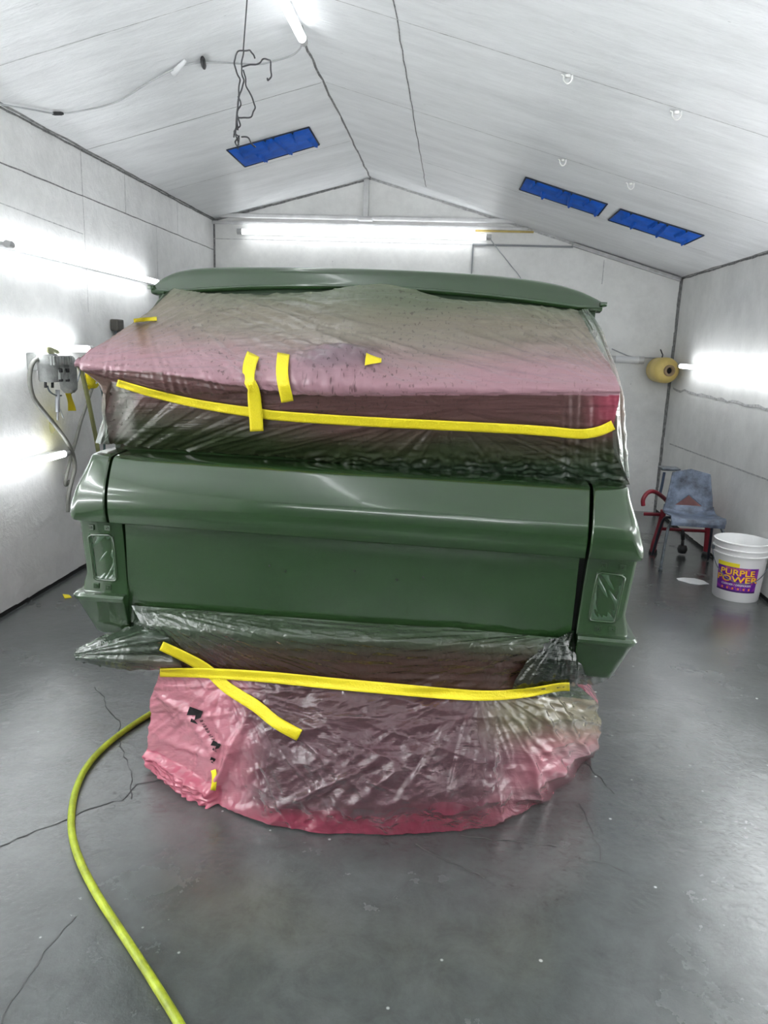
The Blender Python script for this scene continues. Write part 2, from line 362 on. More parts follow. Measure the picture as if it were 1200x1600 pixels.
# metal trim on the back wall
bm = bmesh.new(); box(bm, ((XL+.64)/2, YB-.03, 2.745), (.64-XL, .05, .04), bev=.008); box(bm, ((XL+.64)/2, YB-.02, 2.68), (.64-XL, .03, .03), bev=.006)
kind_structure(obj('trim_1', bm, M_BEAM))
bm = bmesh.new(); box(bm, (-.915, YB-.03, 2.92), (.05, .05, .35), bev=.008); box(bm, (-.915, YB-.04, 2.735), (.14, .07, .04), bev=.01)
kind_structure(obj('trim_2', bm, M_BEAM))
bm = bmesh.new(); box(bm, (.6, YB-.012, 2.53), (.95, .022, .016)); box(bm, (.13, YB-.012, 1.9), (.014, .022, 1.26))
M_TRIMG = pbr('grey_metal_channel', (.25, .26, .27), .4, metal=.5, bump=.1)
kind_structure(obj('trim_3', bm, M_TRIMG, smooth=False))
bm = bmesh.new()
p0, p1 = Vector((1.07, YB-.03, 2.55)), Vector((XR-.03, YB-.03, ZR-.02)); d = (p1-p0)
box(bm, (p0+p1)/2, (d.length, .05, .035), rot=Matrix.Rotation(-atan2(d.z, d.x), 3, 'Y'), bev=.006)
kind_structure(obj('trim_4', bm, pbr('dull_metal_angle', (.42, .42, .42), .35, metal=.4, bump=.2, var=.3), smooth=False))
bm = bmesh.new(); box(bm, (.42, YB-.02, 2.655), (.55, .02, .016))
kind_structure(obj('trim_5', bm, pbr('bare_yellowed_timber', (.5, .38, .12), .7, var=.2), smooth=False))

# ------------------------------------------------------------------ tube lights
def tube_light(a, b, wall_n, r, label, group=None, off=.05, lit=True, glow=None):
    a, b, n = Vector(a), Vector(b), Vector(wall_n).normalized()
    root = empty('tube_light', (a+b)/2, label=label, cat='light', group=group); c = (a+b)/2; t = (b-a).normalized()
    bm = bmesh.new(); tube(bm, [a-c+n*off, b-c+n*off], r, 20); auto(obj('lit_tube', bm, (glow or M_TUBE) if lit else M_FIX, root))
    for e, s in ((a, 1), (b, -1)):
        bm = bmesh.new(); tube(bm, [e-c+n*off-t*s*.045, e-c+n*off+t*s*.004], r*1.02, 16)
        tube(bm, [e-c+n*off-t*s*.03, e-c-t*s*.03+n*.002], r*.7, 10); auto(obj('end_cap', bm, M_CAPM, root))
    bm = bmesh.new(); s = t.cross(n)
    Rm = Matrix((t, s, n)).transposed()
    box(bm, n*(off-r-.008)*.5, ((b-a).length, r*1.1, off-r-.008), rot=Rm, bev=.002); obj('mounting_channel', bm, M_FIX, root, smooth=False)
    return root
L_, R_ = (1, 0, 0), (-1, 0, 0)
OF = .09
def on_z(x, y, Z):
    d = ray(x, y); return CAMP + d*((Z-H)/d.z)
def lw(x, y):                          # wall anchor of a tube seen at this place on the left wall
    p = on_x(x, y, XL+OF); return Vector((XL, p.y, p.z))
def rw(x, y):
    p = on_x(x, y, XR-OF); return Vector((XR, p.y, p.z))
tube_light(lw(18, 383), lw(246, 441), L_, .019, 'lit tube light high on the left wall, running back towards the car roof', off=OF)
tube_light(lw(0, 540)-Vector((0, 1.2, 0)), lw(137, 545), L_, .020, 'lit tube light at mid height on the left wall, just above the air filter unit', off=OF)
tube_light(lw(0, 735)-Vector((0, 1.6, 0)), lw(100, 709), L_, .020, 'lit tube light low on the left wall below the yellow sprayed stain', off=OF)
tube_light(rw(1200, 585)-Vector((0, .5, 0)), rw(1064, 572), R_, .020, 'lit tube light on the right wall running from the back corner above the chair', off=OF)
tube_light((-2.12, YB, 2.59), (.25, YB, 2.59), (0, -1, 0), .026, 'lit tube light across the back wall under the gable', off=OF, glow=M_TUBE_D)
q = on_z(472, 60, 3.04); q0 = on_z(440, 0, 3.04)
tube_light(Vector((q0.x, q0.y-1.5, 3.04))-nl*.07, q-nl*.07, nl, .022, 'lit tube light along the ceiling ridge at the top of the view', off=.07, glow=M_TUBE_D)
tube_light((1.56, YB, 1.50), (1.79, YB, 1.50), (0, -1, 0), .034, 'short unlit white tube on the back wall beside the right corner', lit=False)
for a, b, n in [((XL, -.3, 2.03), (XL, 2.0, 2.03), L_), ((XL, -.2, 1.48), (XL, 2.1, 1.48), L_), ((XL, -.4, .81), (XL, 2.0, .81), L_), ((XR, 2.4, 1.45), (XR, 4.55, 1.45), R_), ((XR, -.3, 1.45), (XR, 2.1, 1.45), R_), ((XR, 1.0, .8), (XR, 3.2, .8), R_), ((XR, -2, 2.0), (XR, .3, 2.0), R_),  # unseen tubes, some read off reflections, the rest added as fill
        ((-1.9, YF, 1.95), (.5, YF, 1.95), (0, 1, 0)), ((-.3, YF, 2.25), (1.9, YF, 2.25), (0, 1, 0)), ((-.90, -.9, 3.09), (-.90, 1.3, 3.09), nl), ((-.90, -2.9, 3.09), (-.90, -1.1, 3.09), nl)]:
    tube_light(a, b, n, .021, 'unseen lit tube light on the booth walls, added as fill', 'unseen fill tubes behind and beside the camera', off=OF, glow=M_TUBE_B if abs(a[0]-b[0]) < .01 and abs(a[0]) > 2 or b[1] == YF and a[0] < -1 else M_TUBE)

def smooth01(a, b, x):
    t = min(max((x-a)/(b-a), 0), 1); return t*t*(3-2*t)
# ------------------------------------------------------------------ the car
car = empty('car', CARO, label='green painted car seen from behind, partly wrapped in masking film', cat='car')
car.matrix_world = CARM
GL, GR = -.765, .735               # shut lines either side of the tailgate
BAR = [(.06, .960), (.02, .957), (.003, .960), (-.004, .968), (-.010, .99), (-.013, 1.02), (-.012, 1.045), (-.007, 1.07), (.002, 1.095), (.013, 1.12), (.025, 1.143), (.033, 1.156), (.041, 1.164), (.054, 1.169), (.09, 1.172), (.2, 1.176), (.42, 1.178)]
BARS = [Vector((0, y, z)) for y, z in BAR]
prof = [crom(BARS, i/60) for i in range(61)]
def barx(bm, x0, x1, cap=True):
    n = 24; xs = [x0, x0+math.copysign(.003, x1-x0)]+[x0+(x1-x0)*i/n for i in range(1, n)]+[x1-math.copysign(.003, x1-x0), x1]
    G = []
    for i, x in enumerate(xs):
        e = .004 if i in (0, len(xs)-1) else 0
        G.append([Vector((x, p.y+e, p.z-e*.3)) for p in prof])
    G = [[Vector((x, .1, p.z-.004)) for p in prof]] + G if False else G
    V = grid(bm, G)
    for col, s in ((V[0], 1), (V[-1], -1)):           # return flanges into the shut line
        q = [bm.verts.new(v.co+Vector((0, .05, -.0))) for v in col[:44]]
        for k in range(43): bm.faces.new((col[k], col[k+1], q[k+1], q[k]))
tg = bmesh.new(); barx(tg, GL+.005, GR-.006)
# flat lower skin with a soft crease under the bulge
G = []
for z, y in ((.957, .058), (.94, .062), (.9, .064), (.8, .066), (.7, .07), (.6, .075)):
    G.append([Vector((-.737+(.722+.737)*i/20, y, z)) for i in range(21)])
V = grid(tg, G)
for col, sx in (([r[0] for r in V], 1), ([r[-1] for r in V], -1)):
    q = [tg.verts.new(v.co+Vector((sx*.004, .05, 0))) for v in col]
    for k in range(len(col)-1): tg.faces.new((col[k], col[k+1], q[k+1], q[k]))
bmesh.ops.recalc_face_normals(tg, faces=tg.faces)
tailgate = auto(obj('tailgate', tg, M_PAINT, car), 40)
for hx, hy in ((421, 884), (446, 893), (554, 892), (620, 906), (661, 902)):
    p = at(hx, hy, .0645); bm = bmesh.new(); tube(bm, [p+Vector((0, -.002, 0)), p+Vector((0, .004, 0))], .0035, 12); obj('trim_hole', bm, M_DARK, tailgate, label='small dark trim hole in the green tailgate')
# ledge above the bulge
bm = bmesh.new()
lg = spline([(0, .15, 1.170), (0, .17, 1.178), (0, .20, 1.20), (0, .205, 1.215), (0, .23, 1.225), (0, .3, 1.228)], 16)
grid(bm, [[Vector((x, p.y, p.z)) for p in lg] for x in [-.80+1.6*i/20 for i in range(21)]])
obj('window_ledge', bm, M_PAINT, car)

def side_panel(s, gap):
    bm = bmesh.new(); G = []
    for p in prof:
        W = .902-.012*smooth01(.97, 1.04, p.z)-.045*smooth01(1.0, 1.18, p.z)-.12*max(0, p.y-.05)
        if p.z < .97: W -= (.97-p.z)*.3
        r = .032; row = [Vector((s*(gap+.004), p.y+.004, p.z-.001)), Vector((s*(gap+.008), p.y, p.z))]
        n = 10
        for i in range(1, n+1): row.append(Vector((s*(gap+.008+(W-r-gap-.008)*i/n), p.y+.004*(i/n)**2, p.z)))
        for i in range(1, 11):
            t = i/10*pi/2; row.append(Vector((s*(W-r+r*sin(t)), p.y+.004+r*(1-cos(t)), p.z)))
        for Y in (.3, .8, 1.6, 2.9): row.append(Vector((s*(W+.004), max(Y, p.y+.06), p.z)))
        G.append(row)
    V = grid(bm, G)
    q = [bm.verts.new(V[k][0].co+Vector((0, .05, 0))) for k in range(44)]
    for k in range(43): bm.faces.new((V[k][0], V[k+1][0], q[k+1], q[k]))
    bmesh.ops.recalc_face_normals(bm, faces=bm.faces)
    return auto(obj('quarter_panel', bm, M_PAINT, car), 42)
side_panel(-1, -GL); side_panel(1, GR)

M_CLING = pbr('clinging_green_film', (.03, .06, .032), .2, bump=.4, scale=18, coat=.5)
def housing(s):
    # sheet-metal panel that carries the lamp opening; the side wall leans in towards a waist
    g = .736
    prf = [(.958, .896, .055), (.93, .894, .058), (.85, .887, .06), (.77, .880, .06), (.735, .890, .058), (.70, .893, .055)]
    bm = bmesh.new(); G = []
    for z, W, Y in prf:
        G.append([Vector((s*(g+.012*((z-.7)/.255)), Y+.05, z)), Vector((s*(g+.012*((z-.7)/.255)), Y+.004, z)), Vector((s*(g+.006+.012*((z-.7)/.255)), Y, z)), Vector((s*(W-.012), Y, z)), Vector((s*(W-.003), Y+.004, z)), Vector((s*W, Y+.014, z)), Vector((s*W, .6, z)), Vector((s*W, 2.9, z))])
    V = grid(bm, G)
    bmesh.ops.recalc_face_normals(bm, faces=bm.faces)
    h = auto(obj('taillight_housing', bm, M_PAINT, car), 50)
    # raised rim of the opening
    c = [(.782, .905), (.862, .900), (.856, .84), (.850, .77), (.846, .748), (.776, .748), (.770, .755), (.776, .85)]
    loop = [Vector((s*x, .056, z)) for x, z in c]
    bm = bmesh.new(); n = len(loop); P = []
    for i in range(n):
        for t in (0.12, .5, .88): P.append(loop[i].lerp(loop[(i+1) % n], t))
    tube(bm, P+[P[0]], .0045, 8, cap=False); obj('opening_rim', bm, M_PAINT, h)
    # film clinging over the opening
    bm = bmesh.new(); rows = []
    for j in range(31):
        v = j/30; z = .905-.157*v; xa = .778-.004*v; xb = .862-.014*v; row = []
        for i in range(31):
            u = i/30; x = xa+(xb-xa)*u
            cv = min(u, 1-u, v, 1-v)*6; cv = min(1, cv)
            fold = abs(noise.noise(Vector(((x*1.2+z*.8)*46, (x-z)*6, s*3))))*.009
            row.append(Vector((s*x, .057+.006*cv-fold*cv, z)))
        rows.append(row)
    grid(bm, rows); obj('clinging_film', bm, M_CLING, h, label='crinkled green film over the lamp opening')
    for x, z in ((.795, .928), (.852, .926), (.842, .726), (.80, .724)):
        bm = bmesh.new(); c0 = Vector((s*x, .054, z)); tube(bm, [c0+Vector((0, .004, 0)), c0+Vector((0, -.003, 0))], .0055, 6); box(bm, c0+Vector((0, .001, 0)), (.02, .004, .018), bev=.001)
        box(bm, c0+Vector((0, -.0035, 0)), (.004, .001, .004), mi=1)
        obj('screw', bm, [M_PAINT, M_DARK], h, smooth=False)
    # bumper corner below
    bm = bmesh.new(); G = []
    for z, W, Y in ((.700, .80, .12), (.704, .905, .045), (.702, .916, .034), (.694, .922, .028), (.682, .918, .030), (.676, .913, .036), (.60, .886, .062), (.556, .872, .078), (.550, .868, .084), (.549, .80, .14)):
        gi = .738; row = [Vector((s*gi, Y+.10, z)), Vector((s*gi, Y+.002, z)), Vector((s*(gi+.003), Y, z)), Vector((s*(W-.03), Y, z))]
        for i in range(1, 6):
            t = i/5*pi/2; row.append(Vector((s*(W-.03+.03*sin(t)), Y+.03*(1-cos(t)), z)))
        row.append(Vector((s*(W+.0), .5, z)))
        G.append(row)
    grid(bm, G); bmesh.ops.recalc_face_normals(bm, faces=bm.faces)
    auto(obj('bumper_corner', bm, M_PAINT, car), 30)
housing(-1); housing(1)

# roof
bm = bmesh.new(); G = []
def rz(x): return 1.722+.079*(1-(.3*min(1, abs(x)/.757)**2+.7*min(1, abs(x)/.757)**14 if x < 0 else .55*min(1, x/.757)**2.6+.45*min(1, x/.757)**10))
def lz(x): return -.009+.038*(1-min(1, abs(x)/.68)**2)
xs = [-.757+1.514*i/80 for i in range(81)]
for u in range(40):
    pass
rows = [(.40, lambda x: 1.695+lz(x)), (.358, lambda x: 1.700+lz(x)), (.352, lambda x: 1.703+lz(x)), (.350, lambda x: 1.709+lz(x)), (.354, lambda x: 1.715+lz(x)), (.362, lambda x: 1.716+lz(x)), (.365, lambda x: 1.718+lz(x)+(rz(x)-1.718-lz(x))*.15), (.368, lambda x: 1.718+lz(x)+(rz(x)-1.718-lz(x))*.55), (.376, lambda x: 1.718+lz(x)+(rz(x)-1.718-lz(x))*.85), (.392, lambda x: rz(x)-.002), (.43, lambda x: rz(x)+.003), (.8, lambda x: rz(x)+.015), (1.8, lambda x: rz(x)+.02), (3.0, lambda x: rz(x)+.005)]
for y, fz in rows: G.append([Vector((x, y, fz(x))) for x in xs])
grid(bm, G)
for s in (-1, 1):               # drip rail running forward along each side
    box(bm, (s*.76, 1.68, 1.712), (.022, 2.66, .014), bev=.003)
auto(obj('roof', bm, M_PAINT, car), 50)

# cabin shell and inner structure, dark under the film
bm = bmesh.new()
cab = [(1.70, .735, .40), (1.60, .755, .33), (1.45, .79, .26), (1.30, .81, .24), (1.18, .83, .2), (1.17, .83, .2)]
G = []
for z, W, Y in cab: G.append([Vector((-W, 2.9, z)), Vector((-W, Y+.5, z)), Vector((-W, Y, z)), Vector((0, Y-.01, z)), Vector((W, Y, z)), Vector((W, Y+.5, z)), Vector((W, 2.9, z))])
grid(bm, G); quad(bm, [(-.84, 2.9, .56), (.84, 2.9, .56), (.76, 2.9, 1.72), (-.76, 2.9, 1.72)]); obj('cabin_shell', bm, M_PAINT_D, car, smooth=False)
bm = bmesh.new(); grid(bm, [[Vector((-.74+1.48*i/40, y, z+lz(-.74+1.48*i/40))) for i in range(41)] for y, z in ((.45, 1.71), (.38, 1.708), (.375, 1.69), (.378, 1.66), (.40, 1.62))])
for x in (-.62, -.3, .25, .5): box(bm, (x, .362, 1.69), (.03, .012, .02), bev=.003)
obj('header_rail', bm, M_PAINT_D, car, smooth=False)
bm = bmesh.new(); box(bm, (0, 1.6, .84), (1.56, 2.6, .6)); box(bm, (0, .17, .85), (1.53, .12, .52)); obj('inner_structure', bm, M_DARK, car, smooth=False)
bm = bmesh.new(); box(bm, (.05, 1.2, .31), (1.1, 1.9, .5), bev=.16)
obj('underbody', bm, pbr('dark_underbody', (.03, .025, .028), .6, bump=.3), car, smooth=False)

# ------------------------------------------------------------------ masking film
def resample(row, n):
    xs = [p[0] for p in row]; out = []
    for i in range(n):
        x = xs[0]+(xs[-1]-xs[0])*i/(n-1); k = 0
        while k < len(xs)-2 and x > xs[k+1]: k += 1
        f = (x-xs[k])/(xs[k+1]-xs[k]); f = min(max(f, 0), 1)
        a, b = row[k], row[k+1]; out.append(Vector((x, a[1]+(b[1]-a[1])*f, a[2]+(b[2]-a[2])*f)))
    # soften corners
    for _ in range(2): out = [out[0]]+[(out[i-1]+out[i]*2+out[i+1])/4 for i in range(1, n-1)]+[out[-1]]
    return out
def ridge(x, seed): return 1-2*abs(noise.noise(Vector((x, seed*7.3, seed*1.7))))
def smooth01(a, b, x):
    t = min(max((x-a)/(b-a), 0), 1); return t*t*(3-2*t)
def film_rows(rows, nu, nv, fold, hs=None, linear=()):
    K = 60; R = [resample(r, K) for r in rows]
    hs = hs or [i/(len(R)-1) for i in range(len(R))]
    P = []
    for j in range(nv+1):
        v = j/nv; k = 0
        while k < len(hs)-2 and v > hs[k+1]: k += 1
        f = (v-hs[k])/(hs[k+1]-hs[k])
        ctl = R; row = []
        for i in range(nu+1):
            t = i/nu*(K-1); i0 = min(int(t), K-2); ft = t-i0
            def g(r): return ctl[r][i0].lerp(ctl[r][i0+1], ft)
            a, b, c, d = g(max(k-1, 0)), g(k), g(k+1), g(min(k+2, len(R)-1))
            q = .5*((2*b)+(c-a)*f+(2*a-5*b+4*c-d)*f*f+(3*b-a-3*c+d)*f**3)
            lin = b.lerp(c, f); q = q.lerp(lin, .6)
            row.append(q)
        P.append(row)
    W = [[at(q.x, q.y, q.z) for q in row] for row in P]
    out = []
    for j in range(nv+1):
        row = []
        for i in range(nu+1):
            du = W[j][min(i+1, nu)]-W[j][max(i-1, 0)]; dv = W[min(j+1, nv)][i]-W[max(j-1, 0)][i]
            n = du.cross(dv).normalized()
            if n.y > 0: n = -n
            row.append(W[j][i]+n*fold(P[j][i].x, P[j][i].y))
        out.append(row)
    for _ in range(2):
        out = [out[0]]+[[out[j][0]]+[(out[j][i]*4+out[j-1][i]+out[j+1][i]+out[j][i-1]+out[j][i+1])/8 for i in range(1, nu)]+[out[j][nu]] for j in range(1, nv)]+[out[nv]]
    return out, P
def film_mesh(name, parts, mat, colf, label, cat):
    bm = bmesh.new(); uvl = bm.loops.layers.uv.new('sheet'); cl_ = bm.loops.layers.float_color.new('overspray')
    for W, P in parts:
        V = grid(bm, W)
        mp = {V[j][i]: P[j][i] for j in range(len(V)) for i in range(len(V[0]))}
        for v, p in mp.items():
            c = colf(p.x, p.y)
            for l in v.link_loops: l[uvl].uv = (p.x/1000, -p.y/1000); l[cl_] = c
    return bm
def mixc(a, b, t): return tuple(x+(y-x)*t for x, y in zip(a, b))

# upper sheet: from under the roof, over a stretched ridge, down to the window ledge
ridge_y = [(118, 567), (240, 586), (400, 596), (560, 604), (760, 609), (968, 609)]
U0 = [(272, 452, .345), (330, 462, .35), (420, 463, .35), (500, 460, .35), (545, 449, .35), (600, 444, .35), (640, 452, .34), (700, 470, .34), (800, 478, .34), (903, 487, .34)]
U1 = [(236, 486, .26), (400, 500, .24), (560, 505, .24), (740, 520, .24), (920, 520, .26)]
U2 = [(165, 535, .07), (300, 548, .06), (560, 562, .07), (760, 568, .06), (948, 568, .08)]
U3 = [(118, 565, -.03), (240, 583, -.045), (400, 592, -.05), (560, 600, -.05), (760, 605, -.05), (968, 606, -.04)]
U4 = [(121, 573, -.01), (240, 597, -.03), (400, 605, -.035), (560, 612, -.035), (760, 618, -.035), (967, 622, -.025)]
U5 = [(176, 593, .04), (240, 617, .04), (330, 633, .04), (400, 645, .04), (470, 652, .04), (560, 658, .04), (700, 665, .04), (800, 670, .04), (900, 678, .035), (956, 672, .04)]
U6 = [(166, 640, .09), (300, 672, .09), (470, 690, .09), (700, 700, .09), (960, 706, .08)]
U7 = [(150, 690, .16), (260, 700, .165), (400, 708, .165), (520, 716, .165), (620, 732, .16), (700, 738, .155), (850, 744, .15), (984, 752, .14)]
def ffan(x, y, cx, cy, fr, amp, r0, r1, seed, stretch=.0):
    dx, dy = x-cx, y-cy; r = hypot(dx, dy); a = atan2(dy, dx)
    n = noise.noise(Vector((a*fr, r*.004+stretch, seed*3.1))); n2 = noise.noise(Vector((a*fr*2.7, r*.006, seed*5.7)))
    v = (1-2*abs(n))*.7+(1-2*abs(n2))*.3
    n3 = noise.noise(Vector((a*fr*1.7+4, r*.003, seed*9.1)))
    v += .5*max(0, 1-4.5*abs(n3))**2
    return amp*v*smooth01(0, r0, r)*(1-smooth01(r1*.5, r1, r))
def fold_u(x, y):
    f = 0
    if y < 612:
        f += ffan(x, y, 200, 420, 17, .0085, 260, 1100, 1)
        f += ffan(x, y, 110, 572, 22, .005, 40, 520, 2)
        f += ffan(x, y, 990, 620, 12, .006, 80, 460, 3)
        f += ffan(x, y, 470, 585, 6, .0015, 90, 170, 8)
    # lump of gathered film in the middle
    d = ((x-520)/75)**2+((y-578)/26)**2
    f += .045*math.exp(-d)+.02*math.exp(-(((x-560)/50)**2+((y-568)/18)**2))
    f += .014*abs(noise.noise(Vector((x*.04, y*.09, 4))))*math.exp(-d*.5)
    if y > 600:
        w = smooth01(600, 640, y)
        f += w*ffan(x, y, 120, 760, 14, .007, 60, 700, 4)
        f += w*ffan(x, y, 700, 640, 9, .005, 30, 420, 5)
        g = smooth01(840, 890, x)
        f += w*g*.006*(1-2*abs(noise.noise(Vector((x*.09, y*.006, 9)))))
        k = smooth01(690, 725, y)
        f += k*.010*(1-2*abs(noise.noise(Vector((x*.035-y*.02, y*.13+x*.01, 2)))))+k*.006*(1-2*abs(noise.noise(Vector((x*.09+y*.05, y*.12, 7)))))
    f += .0012*noise.noise(Vector((x*.03, y*.06, 11)))
    return f
def col_u(x, y):
    n = noise.noise(Vector((x*.004, y*.01, 3)))*.5+noise.noise(Vector((x*.012, y*.03, 8)))*.25
    yr = 567+42*smooth01(100, 600, x)        # ridge line
    green = (.095, .115, .07); pinkc = (.33, .185, .215); olive = (.18, .155, .115)
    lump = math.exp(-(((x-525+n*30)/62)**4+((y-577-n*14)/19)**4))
    t = (y+n*30-(452+.02*x))/(yr-(452+.02*x)); t += .10*math.exp(-((x-250)/160)**2)
    if y < yr+8:
        if t < .4: c = mixc(green, olive, smooth01(0, .35, t))
        else: c = mixc(olive, pinkc, smooth01(.38, .95, t))
        c = mixc(c, (.12, .085, .105), .75*lump); al = .93  # lump: bare grey-purple film, with part of its shading painted in
    else:
        brown = (.10, .048, .045); red = (.30, .045, .08)  # brown darkens the film below the ridge, shade put into the colour
        c = mixc(brown, red, .9*smooth01(900, 965, x)*(1-smooth01(655, 690, y)))
        q = smooth01(20, 95, y-yr-10+n*40)
        dk = mixc((.022, .032, .012), (.010, .024, .012), smooth01(0, 40, y-705))
        c = mixc(c, dk, q); c = mixc(c, (.018, .034, .018), smooth01(712, 735, y)); al = .95
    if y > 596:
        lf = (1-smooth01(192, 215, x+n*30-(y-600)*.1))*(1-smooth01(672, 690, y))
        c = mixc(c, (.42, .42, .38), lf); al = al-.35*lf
    return (*c, al)
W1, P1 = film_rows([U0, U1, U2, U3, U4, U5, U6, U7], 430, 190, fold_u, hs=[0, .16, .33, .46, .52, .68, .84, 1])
# side sheets that run forward along the cabin
def side_sheet(s):
    W, P = [], []
    pr = [(1.695, .70), (1.64, .735), (1.55, .765), (1.45, .785), (1.35, .80), (1.25, .825), (1.185, .848)] if s > 0 else [(1.69, .70), (1.62, .735), (1.52, .76), (1.42, .775), (1.33, .785), (1.25, .80), (1.19, .825)]
    pv = [Vector((x, 0, z)) for z, x in pr]
    y0 = [.34, .30, .20, .08, .05, .09, .15]
    for j in range(91):
        q = crom(pv, j/90); yy = crom([Vector((0, v, 0)) for v in y0], j/90).y; rW, rP = [], []
        for i in range(121):
            t = i/120; Y = yy+(2.7-yy)*t**2.2
            f = .006*(1-2*abs(noise.noise(Vector((Y*5+q.z*2, q.z*14-Y*9, s*2)))))*min(1, t*8)+.003*noise.noise(Vector((Y*40, q.z*40, 5)))*min(1, t*8)
            bul = .012*min(1, t*14)
            rW.append(Vector((s*(q.x+f+bul), Y, q.z))); rP.append(Vector((600+s*(360+t*400), 480+270*j/90, 0)))
        W.append(rW); P.append(rP)
    return W, P
def col_all_u(x, y):
    if x > 960.5 or x < 239.5 and y > 1e9: pass
    return col_u(x, y)
parts = [(W1, P1)]
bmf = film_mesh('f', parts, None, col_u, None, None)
def side_col(x, y):
    n = noise.noise(Vector((x*.02, y*.03, 1)))
    t = smooth01(480, 750, y+n*80)
    g = mixc((.05, .08, .045), (.16, .12, .09), smooth01(500, 600, y+n*60)); g = mixc(g, (.10, .13, .10), smooth01(620, 700, y))
    return (*g, .7)
def bridge(sd, col_i):                # closes the corner between the rear sheet and a side sheet
    W, P = [], []
    for j in range(91):
        jj = int(round(j/90*190)); a, b = W1[jj][col_i], sd[0][j][0]; pa, pb = P1[jj][col_i], sd[1][j][0]; rW, rP = [], []
        for i in range(13):
            t = i/12; f = .010*sin(pi*t)*noise.noise(Vector((j*.09, t*5, col_i)))
            q = a.lerp(b, t); q.y += f-.012*sin(pi*t); rW.append(q); rP.append(pa.lerp(pb, t))
        W.append(rW); P.append(rP)
    return W, P
SL, SR = side_sheet(-1), side_sheet(1)
bs = film_mesh('s', [SL, SR, bridge(SL, 0), bridge(SR, -1)], None, side_col, None, None)
me_t = bpy.data.meshes.new('t'); bs.to_mesh(me_t); bs.free(); bmf.from_mesh(me_t); bpy.data.meshes.remove(me_t)
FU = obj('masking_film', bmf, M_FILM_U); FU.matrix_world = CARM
tag(FU, 'pink masking film greyed with green overspray, stretched over the rear window below the roof', 'masking film')

# lower sheet: skirt from the tailgate's bottom edge to the floor
def flr(x, y):                         # car-plane depth of a floor point
    return (CARI @ on_floor(x, y, .004)).y
def FR(pts): return [(x, y, flr(x, y)) for x, y in pts]
S0 = [(205, 946, .048), (300, 953, .05), (450, 966, .05), (600, 977, .05), (750, 987, .05), (872, 996, .052)]
S1 = [(222, 975, .02), (300, 985, -.0), (450, 995, -.01), (600, 1002, -.01), (750, 1010, .0), (880, 1022, .05)]
S2 = [(242, 1015, .06), (330, 1025, .04), (450, 1035, .03), (600, 1045, .03), (750, 1055, .04), (890, 1058, .11)]
S3 = [(250, 1050, .11), (330, 1054, .08), (420, 1060, .06), (600, 1076, .05), (700, 1085, .05), (780, 1088, .07), (840, 1082, .11), (905, 1070, .22)]
S4 = [(240, 1085, .17), (330, 1100, .06), (450, 1110, .03), (600, 1120, .02), (760, 1125, .04), (860, 1112, .12), (926, 1095, .32)]
S5 = [(242, 1135, .19), (330, 1160, .03), (450, 1180, -.03), (600, 1190, -.05), (750, 1185, -.02), (860, 1165, .12), (930, 1130, .36)]
S6 = [(243, 1175, .20), (290, 1200, .09), (340, 1212, .02), (450, 1245, -.06), (600, 1255, -.09), (740, 1250, -.06), (860, 1210, .1), (922, 1160, .36)]
S7 = FR([(244, 1197), (262, 1214), (300, 1231), (335, 1246), (375, 1265), (430, 1286), (500, 1297), (600, 1301), (740, 1292), (800, 1272), (850, 1240), (890, 1206), (914, 1178)])
def seg_dist(x, y, a, b):
    ax, ay = a; bx, by = b; L2 = (bx-ax)**2+(by-ay)**2; t = min(max(((x-ax)*(bx-ax)+(y-ay)*(by-ay))/L2, 0), 1)
    return hypot(x-ax-t*(bx-ax), y-ay-t*(by-ay)), t
CREASES = [((395, 1112), (335, 1240), 10, .03), ((420, 1265), (620, 1175), 10, .018), ((520, 1285), (700, 1130), 12, .014), ((300, 1100), (345, 1060), 8, .008), ((250, 1080), (300, 1110), 8, .010), ((300, 1110), (345, 1180), 9, .008),
           ((345, 1180), (260, 1150), 9, .010), ((735, 1095), (620, 1250), 9, .012), ((770, 1092), (760, 1230), 8, .012), ((800, 1092), (840, 1250), 8, .012), ((745, 1095), (690, 1270), 7, .010), ((830, 1090), (880, 1180), 7, .010), ((860, 1080), (900, 1170), 7, .010), ((470, 1150), (560, 1230), 14, .010), ((640, 1110), (480, 1130), 8, .006), ((560, 1205), (500, 1290), 12, .010)]
